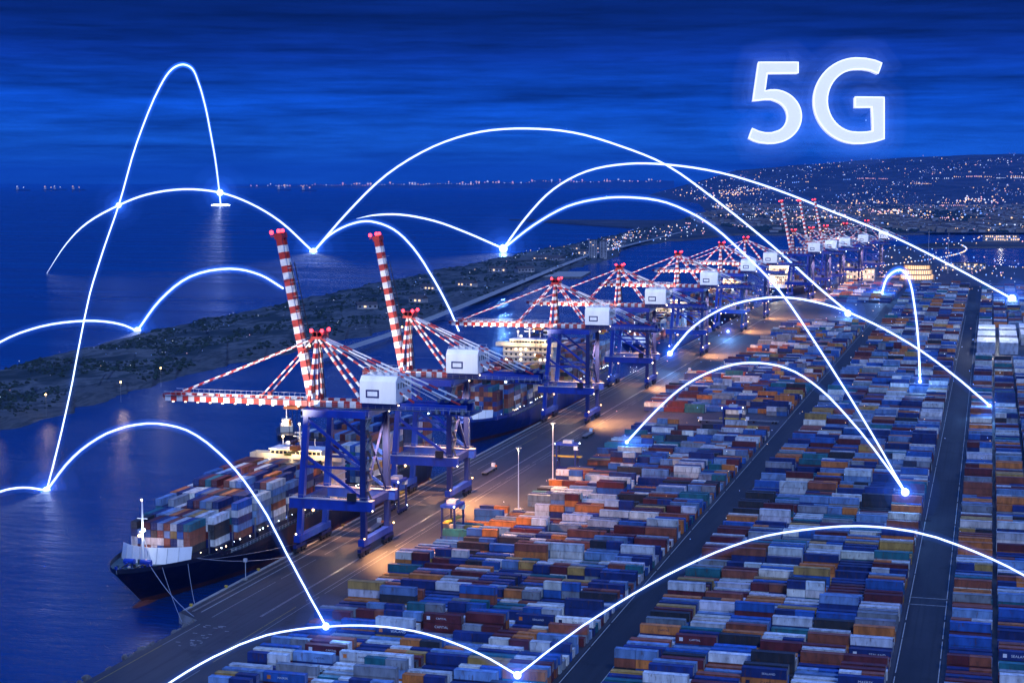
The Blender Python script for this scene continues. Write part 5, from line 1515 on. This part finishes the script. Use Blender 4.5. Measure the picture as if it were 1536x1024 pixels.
for k in range(6000):
    pxx = random.uniform(950, 1640); z = spread(pxx) if k % 5 else 3950 * (9000 / 3950) ** random.random()
    if pxx < interp(COAST, z) + 14: continue
    p = mainland(z, (pxx - 768) / FPX)
    dn = noise.noise(V((p.x / 420, p.y / 900, 4))) + 0.6 * noise.noise(V((p.x / 120, p.y / 260, 8)))
    if dn < random.uniform(-0.3, 0.45): continue
    p.z += random.uniform(4, 10)
    light(p, random.choice((0.3, 0.4, 0.5, 0.6, 0.8, 1.2)) * (1.25 if z < 7000 else 0.75), random.choices(CITY, (26, 22, 18, 14, 30))[0])
for k in range(44):       # streets: rows of lamps
    px0 = random.uniform(1080, 1580); z = min(spread(px0), 12000); col = random.choices(CITY[:4], (5, 3, 1, 2))[0]
    ln = random.uniform(10, 46); sl_ = random.uniform(-0.008, 0.008)
    for q in range(int(ln / 3)):
        zz = z * (1 + sl_ * q / 10)
        if px0 + q * 3 < interp(COAST, zz) + 14 or random.random() < 0.3: continue
        p = mainland(zz, (px0 + q * 3 - 768) / FPX); p.z += 8
        light(p, random.uniform(0.55, 1.0), col)
for c, zc, n in ((1345, 6200, 40), (1320, 5900, 30), (1060, 7600, 70), (1100, 11500, 60), (1240, 5000, 34), (1180, 4700, 30), (1000, 12500, 40), (1460, 9500, 50), (1300, 9000, 30)):   # brighter quarters
    for q in range(n):
        zz = zc * random.gauss(1, 0.025); pxx = random.gauss(c, 22)
        if pxx < interp(COAST, zz) + 14: continue
        p = mainland(zz, (pxx - 768) / FPX); p.z += random.uniform(4, 20)
        light(p, random.uniform(0.6, 1.4), random.choice(('citywarm', 'citywarm', 'citypink', 'citywhite')))
for k in range(760):      # across the bay
    i = int(160 * min(0.999, max(0, random.betavariate(2.4, 1.5))))
    c, hh = CO[i]
    p = V((c.x * 0.998, c.y * 0.998, random.uniform(30, max(60, hh * 0.85)) + (random.random() < 0.1) * 60))
    light(p, random.uniform(1.1, 2.0), random.choices(CITY, (5, 6, 0, 4, 0))[0])
for k in range(420):      # spit and its settlement
    t = random.random(); t = 0.02 + 0.86 * t
    s = random.uniform(0.05, 0.9)
    x, y, z = spit_point(t, s)
    if t < 0.62 and random.random() < 0.55: continue
    light((x, y, z + 3), random.uniform(0.35, 0.7), random.choices(CITY, (1, 4, 4, 2, 8))[0])
for k in range(150):
    t = random.uniform(0.74, 0.99); s = random.uniform(0.02, 0.6)
    x, y, z = spit_point(t, s)
    light((x, y, z + 5), random.uniform(0.6, 1.2), random.choices(CITY, (4, 4, 1, 3, 1))[0])
for k in range(60):       # curving lit road beyond the quay
    t = k / 59
    x = -170 + 60 * t + 90 * math.sin(t * 2.4); y = 2120 + 900 * t
    light((x, y, 9), random.uniform(0.8, 1.4), random.choice(('citywhite', 'cityblue', 'citywarm')))
for k in range(150):      # end of the terminal
    x = random.uniform(-205, 40); y = random.uniform(1980, 2500) if x > -60 else random.uniform(1960, 2900)
    light((x, y, random.uniform(4, 14)), random.uniform(0.6, 1.3), random.choices(CITY, (6, 4, 4, 2, 2))[0])
for k in range(80):
    a = random.random(); x = -100 + 300 * a; y = 3200 + 520 * a + random.uniform(-60, 90)
    light((x, y, random.uniform(2, 14)), random.uniform(0.6, 1.3), random.choices(CITY, (6, 4, 2, 2, 2))[0])
for k in range(260):      # lamps between the stacks
    x = random.uniform(-172, 40); y = random.uniform(480, 1950)
    light((x, y, random.uniform(3, 8)), random.uniform(0.4, 0.75), random.choices(CITY, (4, 4, 4, 2, 5))[0])
for k in range(190):      # along the berth
    x = random.uniform(-212, -188); y = random.uniform(900, 2100)
    light((x, y, random.uniform(3, 26)), random.uniform(0.5, 1.1), random.choices(CITY, (6, 5, 5, 4, 1))[0])
tag(mb.build('town_lights'), 'countless small lamps twinkling over the town, spit, yard and far coast', None, None, 'stuff')

M['wallpale'] = paint('pale_town_wall', (0.3, 0.31, 0.33), 0.8, var=0.25, scale=0.1)
M['walltan'] = paint('tan_town_wall', (0.22, 0.19, 0.16), 0.8, var=0.25, scale=0.1)
M['roof'] = paint('town_roof', (0.07, 0.06, 0.06), 0.85, var=0.3, scale=0.1)
mb = MB()
for k in range(4200):
    z = 3950 * (8500 / 3950) ** random.random()
    u = (random.uniform(max(interp(COAST, z) + 16, 990), 1640) - 768) / FPX
    p = mainland(z, u)
    if noise.noise(V((p.x / 300, p.y / 500, 4))) < -0.1: continue
    w, d, h = random.uniform(8, 28), random.uniform(8, 20), random.choice((5, 6, 8, 9, 12))
    mb.box((p.x - w / 2, p.y - d / 2, p.z - 4), (p.x + w / 2, p.y + d / 2, p.z + h), M[random.choice(('wallpale', 'walltan'))])
    mb.box((p.x - w / 2 - 0.4, p.y - d / 2 - 0.4, p.z + h), (p.x + w / 2 + 0.4, p.y + d / 2 + 0.4, p.z + h + 0.7), M['roof'])
for k in range(3800):
    z = 3950 * (8500 / 3950) ** random.random()
    u = (random.uniform(max(interp(COAST, z) + 16, 990), 1640) - 768) / FPX
    p = mainland(z, u); r = random.uniform(4, 9)
    mb.ball((p.x, p.y, p.z + r * 0.2), r, M['bush'], 6, 4, random.uniform(0.4, 0.8))
tag(mb.build('town'), 'low pale houses and dark trees of the town spreading to the hills', None, None, 'stuff')


def house(x, y, z, w, d, h, rz, label, cat, group, name, lit=False, floors=1, mat='wallpale', flat=False):
    r = empty(name, (x, y, z), label, cat, group, rz)
    mb = MB(); mb.box((-w / 2, -d / 2, -3), (w / 2, d / 2, h), M[mat]); mb.build('wall', r)
    mb = MB()
    if flat: mb.box((-w / 2 - 0.3, -d / 2 - 0.3, h), (w / 2 + 0.3, d / 2 + 0.3, h + 0.6), M['roof'])
    else:
        mb.add([(-w / 2 - .4, -d / 2 - .4, h), (w / 2 + .4, -d / 2 - .4, h), (w / 2 + .4, d / 2 + .4, h), (-w / 2 - .4, d / 2 + .4, h), (-w / 2 - .4, 0, h + d * 0.28), (w / 2 + .4, 0, h + d * 0.28)],
               [(0, 1, 5, 4), (2, 3, 4, 5), (0, 4, 3), (1, 2, 5), (3, 2, 1, 0)], M['roof'])
    mb.build('roof', r)
    fh = h / floors
    nx = max(2, int(w / 4))
    for f in range(floors):
        mb = MB()
        for q in range(nx):
            x0 = -w / 2 + (q + 0.3) * w / nx
            mb.box((x0, -d / 2 - 0.12, f * fh + fh * 0.35), (x0 + w / nx * 0.45, -d / 2 - 0.004, f * fh + fh * 0.8), M['citywarm'] if lit and random.random() < lit else M['glass'])
        mb.build('window', r)
    return r


house(-597, 2540, 1, 12, 12, 27, 0.3, 'pale apartment tower standing alone on the spit, left wing of the pair', 'tower', 'apartment towers on the spit', 'apartment_tower', 0.05, 12, 'wallpale', True)
house(-583, 2552, 1, 11, 12, 25, 0.3, 'pale apartment tower on the spit, right wing of the pair', 'tower', 'apartment towers on the spit', 'apartment_tower', 0.05, 11, 'wallpale', True)
SP = [(0.1, 0.5), (0.13, 0.45), (0.44, 0.35), (0.49, 0.26), (0.5, 0.45), (0.55, 0.3), (0.58, 0.5), (0.62, 0.3), (0.64, 0.5), (0.66, 0.35), (0.68, 0.6), (0.7, 0.3), (0.72, 0.45), (0.74, 0.3), (0.75, 0.6), (0.77, 0.4), (0.79, 0.25), (0.8, 0.5), (0.82, 0.3), (0.83, 0.55), (0.85, 0.35)]
for k, (t, s) in enumerate(SP):
    x, y, z = spit_point(t, s)
    house(x, y, z, random.uniform(9, 16) * (1 + t), random.uniform(7, 10) * (1 + t * 0.5), random.uniform(3.2, 5), random.uniform(-0.5, 0.8), 'low pale building on the spit, %s along it from the left edge' % (ORD[k] if k < 20 else ('twenty-' + ORD[k - 20])),
          'building', 'low buildings on the spit', 'spit_house', 0.35)
# lit shed with a bright front and the round lit pavilion at the end of the yard
r = empty('round_pavilion', (-84, 2066, 0), 'round pavilion with three lit floors beyond the far stacks', 'building')
for f in range(3):
    mb = MB(); mb.tube([(0, 0, f * 6 + 0.02), (0, 0, f * 6 + 1.6)], 21 - 2 * f, M['walltan'], 28)
    fl = mb.build('floor_slab', r)
    mb = MB(); mb.tube([(0, 0, f * 6 + 1.6), (0, 0, f * 6 + 6.0)], 19.4 - 2 * f, M['citywarm'], 28); mb.build('window', fl)
    mb = MB()
    for q in range(40):
        a = q * math.pi / 20; rr = 19.7 - 2 * f
        mb.box((rr * math.cos(a) - 0.35, rr * math.sin(a) - 0.35, f * 6 + 1.62), (rr * math.cos(a) + 0.35, rr * math.sin(a) + 0.35, f * 6 + 5.9), M['walltan'])
    mb.build('column_ring', fl)
mb = MB(); mb.tube([(0, 0, 18.02), (0, 0, 19.2), (0, 0, 22)], [17, 16, 3], M['roof'], 28); mb.build('roof', r)
for k, (x, y, w, d, h, lab) in enumerate(((-150, 2060, 34, 26, 13, 'wide lit warehouse beyond the far stacks near the last cranes'), (-176, 2180, 26, 20, 15, 'narrow lit warehouse behind the last cranes'), (-40, 2330, 46, 20, 9, 'long low warehouse before the right hand water'),
                                           (20, 3520, 70, 30, 12, 'brightly lit terminal hall on the mole at the right'), (-20, 2360, 30, 16, 7, 'small shed beside the long low warehouse before the right hand water'))):
    house(x, y, 0, w, d, h, 0, lab, 'warehouse', 'lit warehouses', 'warehouse', 0.5, 2, 'wallpale', True)
lamp('POINT', (20, 3480, 30), 10000, (1, 0.95, 0.85), None, 2)
lamp('POINT', (-150, 2030, 22), 60000, (1, 0.7, 0.4), None, 2)

# lit ships waiting at the horizon
for k, (pxx, zc, lab) in enumerate(((37, 26000, 'lit ship on the sea horizon at the far left'), (78, 27000, 'lit ship on the horizon, left one of a close pair'), (92, 28000, 'lit ship on the horizon, right one of a close pair'), (120, 27000, 'lit ship on the horizon just left of the tall arc'),
                                 (427, 27000, 'lit ship on the horizon above the left raised boom'), (464, 25000, 'lit ship on the horizon above the sea node'))):
    c = (FWD + RGT * ((pxx - 768) / FPX)) * zc
    r = empty('distant_ship', (c.x, c.y, -3), lab, 'ship', 'lit ships on the horizon', YAW)
    mb = MB(); mb.prism([(-110, -14), (90, -14), (120, 0), (90, 14), (-110, 14)], -3, 22, M['hull']); mb.build('hull', r)
    mb = MB(); mb.box((-95, -13, 22), (-60, 13, 62), M['cream']); mb.tube([(40, 0, 22), (40, 0, 60)], 1.5, M['grey'], 6); mb.build('superstructure', r)
    for q in (-80, 20):
        mb = MB(); mb.ball((q, -18, 70 if q < 0 else 55), 9, M['citywarm' if k % 2 else 'citywhite'], 8, 6); mb.build('deck_lamp', r)

# lamps on the spit whose light falls in streaks on the basin
for k, (x, y) in enumerate(((-449, 800), (-459, 742), (-455, 690), (-461, 868))):
    r = empty('street_lamp', (x, y, 0.2), 'lamp post on the inner shore of the spit, %s from the left edge' % ORD[(2, 1, 0, 3)[k]], 'street lamp', 'lamp posts on the spit shore')
    mb = MB(); mb.tube([(0, 0, -2), (0, 0, 9)], 0.12, M['grey'], 6); mb.build('pole', r)
    mb = MB(); mb.ball((0, 0, 9.2), 0.5, M['warm'], 8, 6); mb.build('lamp_head', r)
    lamp('POINT', (1, 0, 9.3), (1500, 900, 500, 500)[k], (1, 0.75, 0.5), r, 1.2)
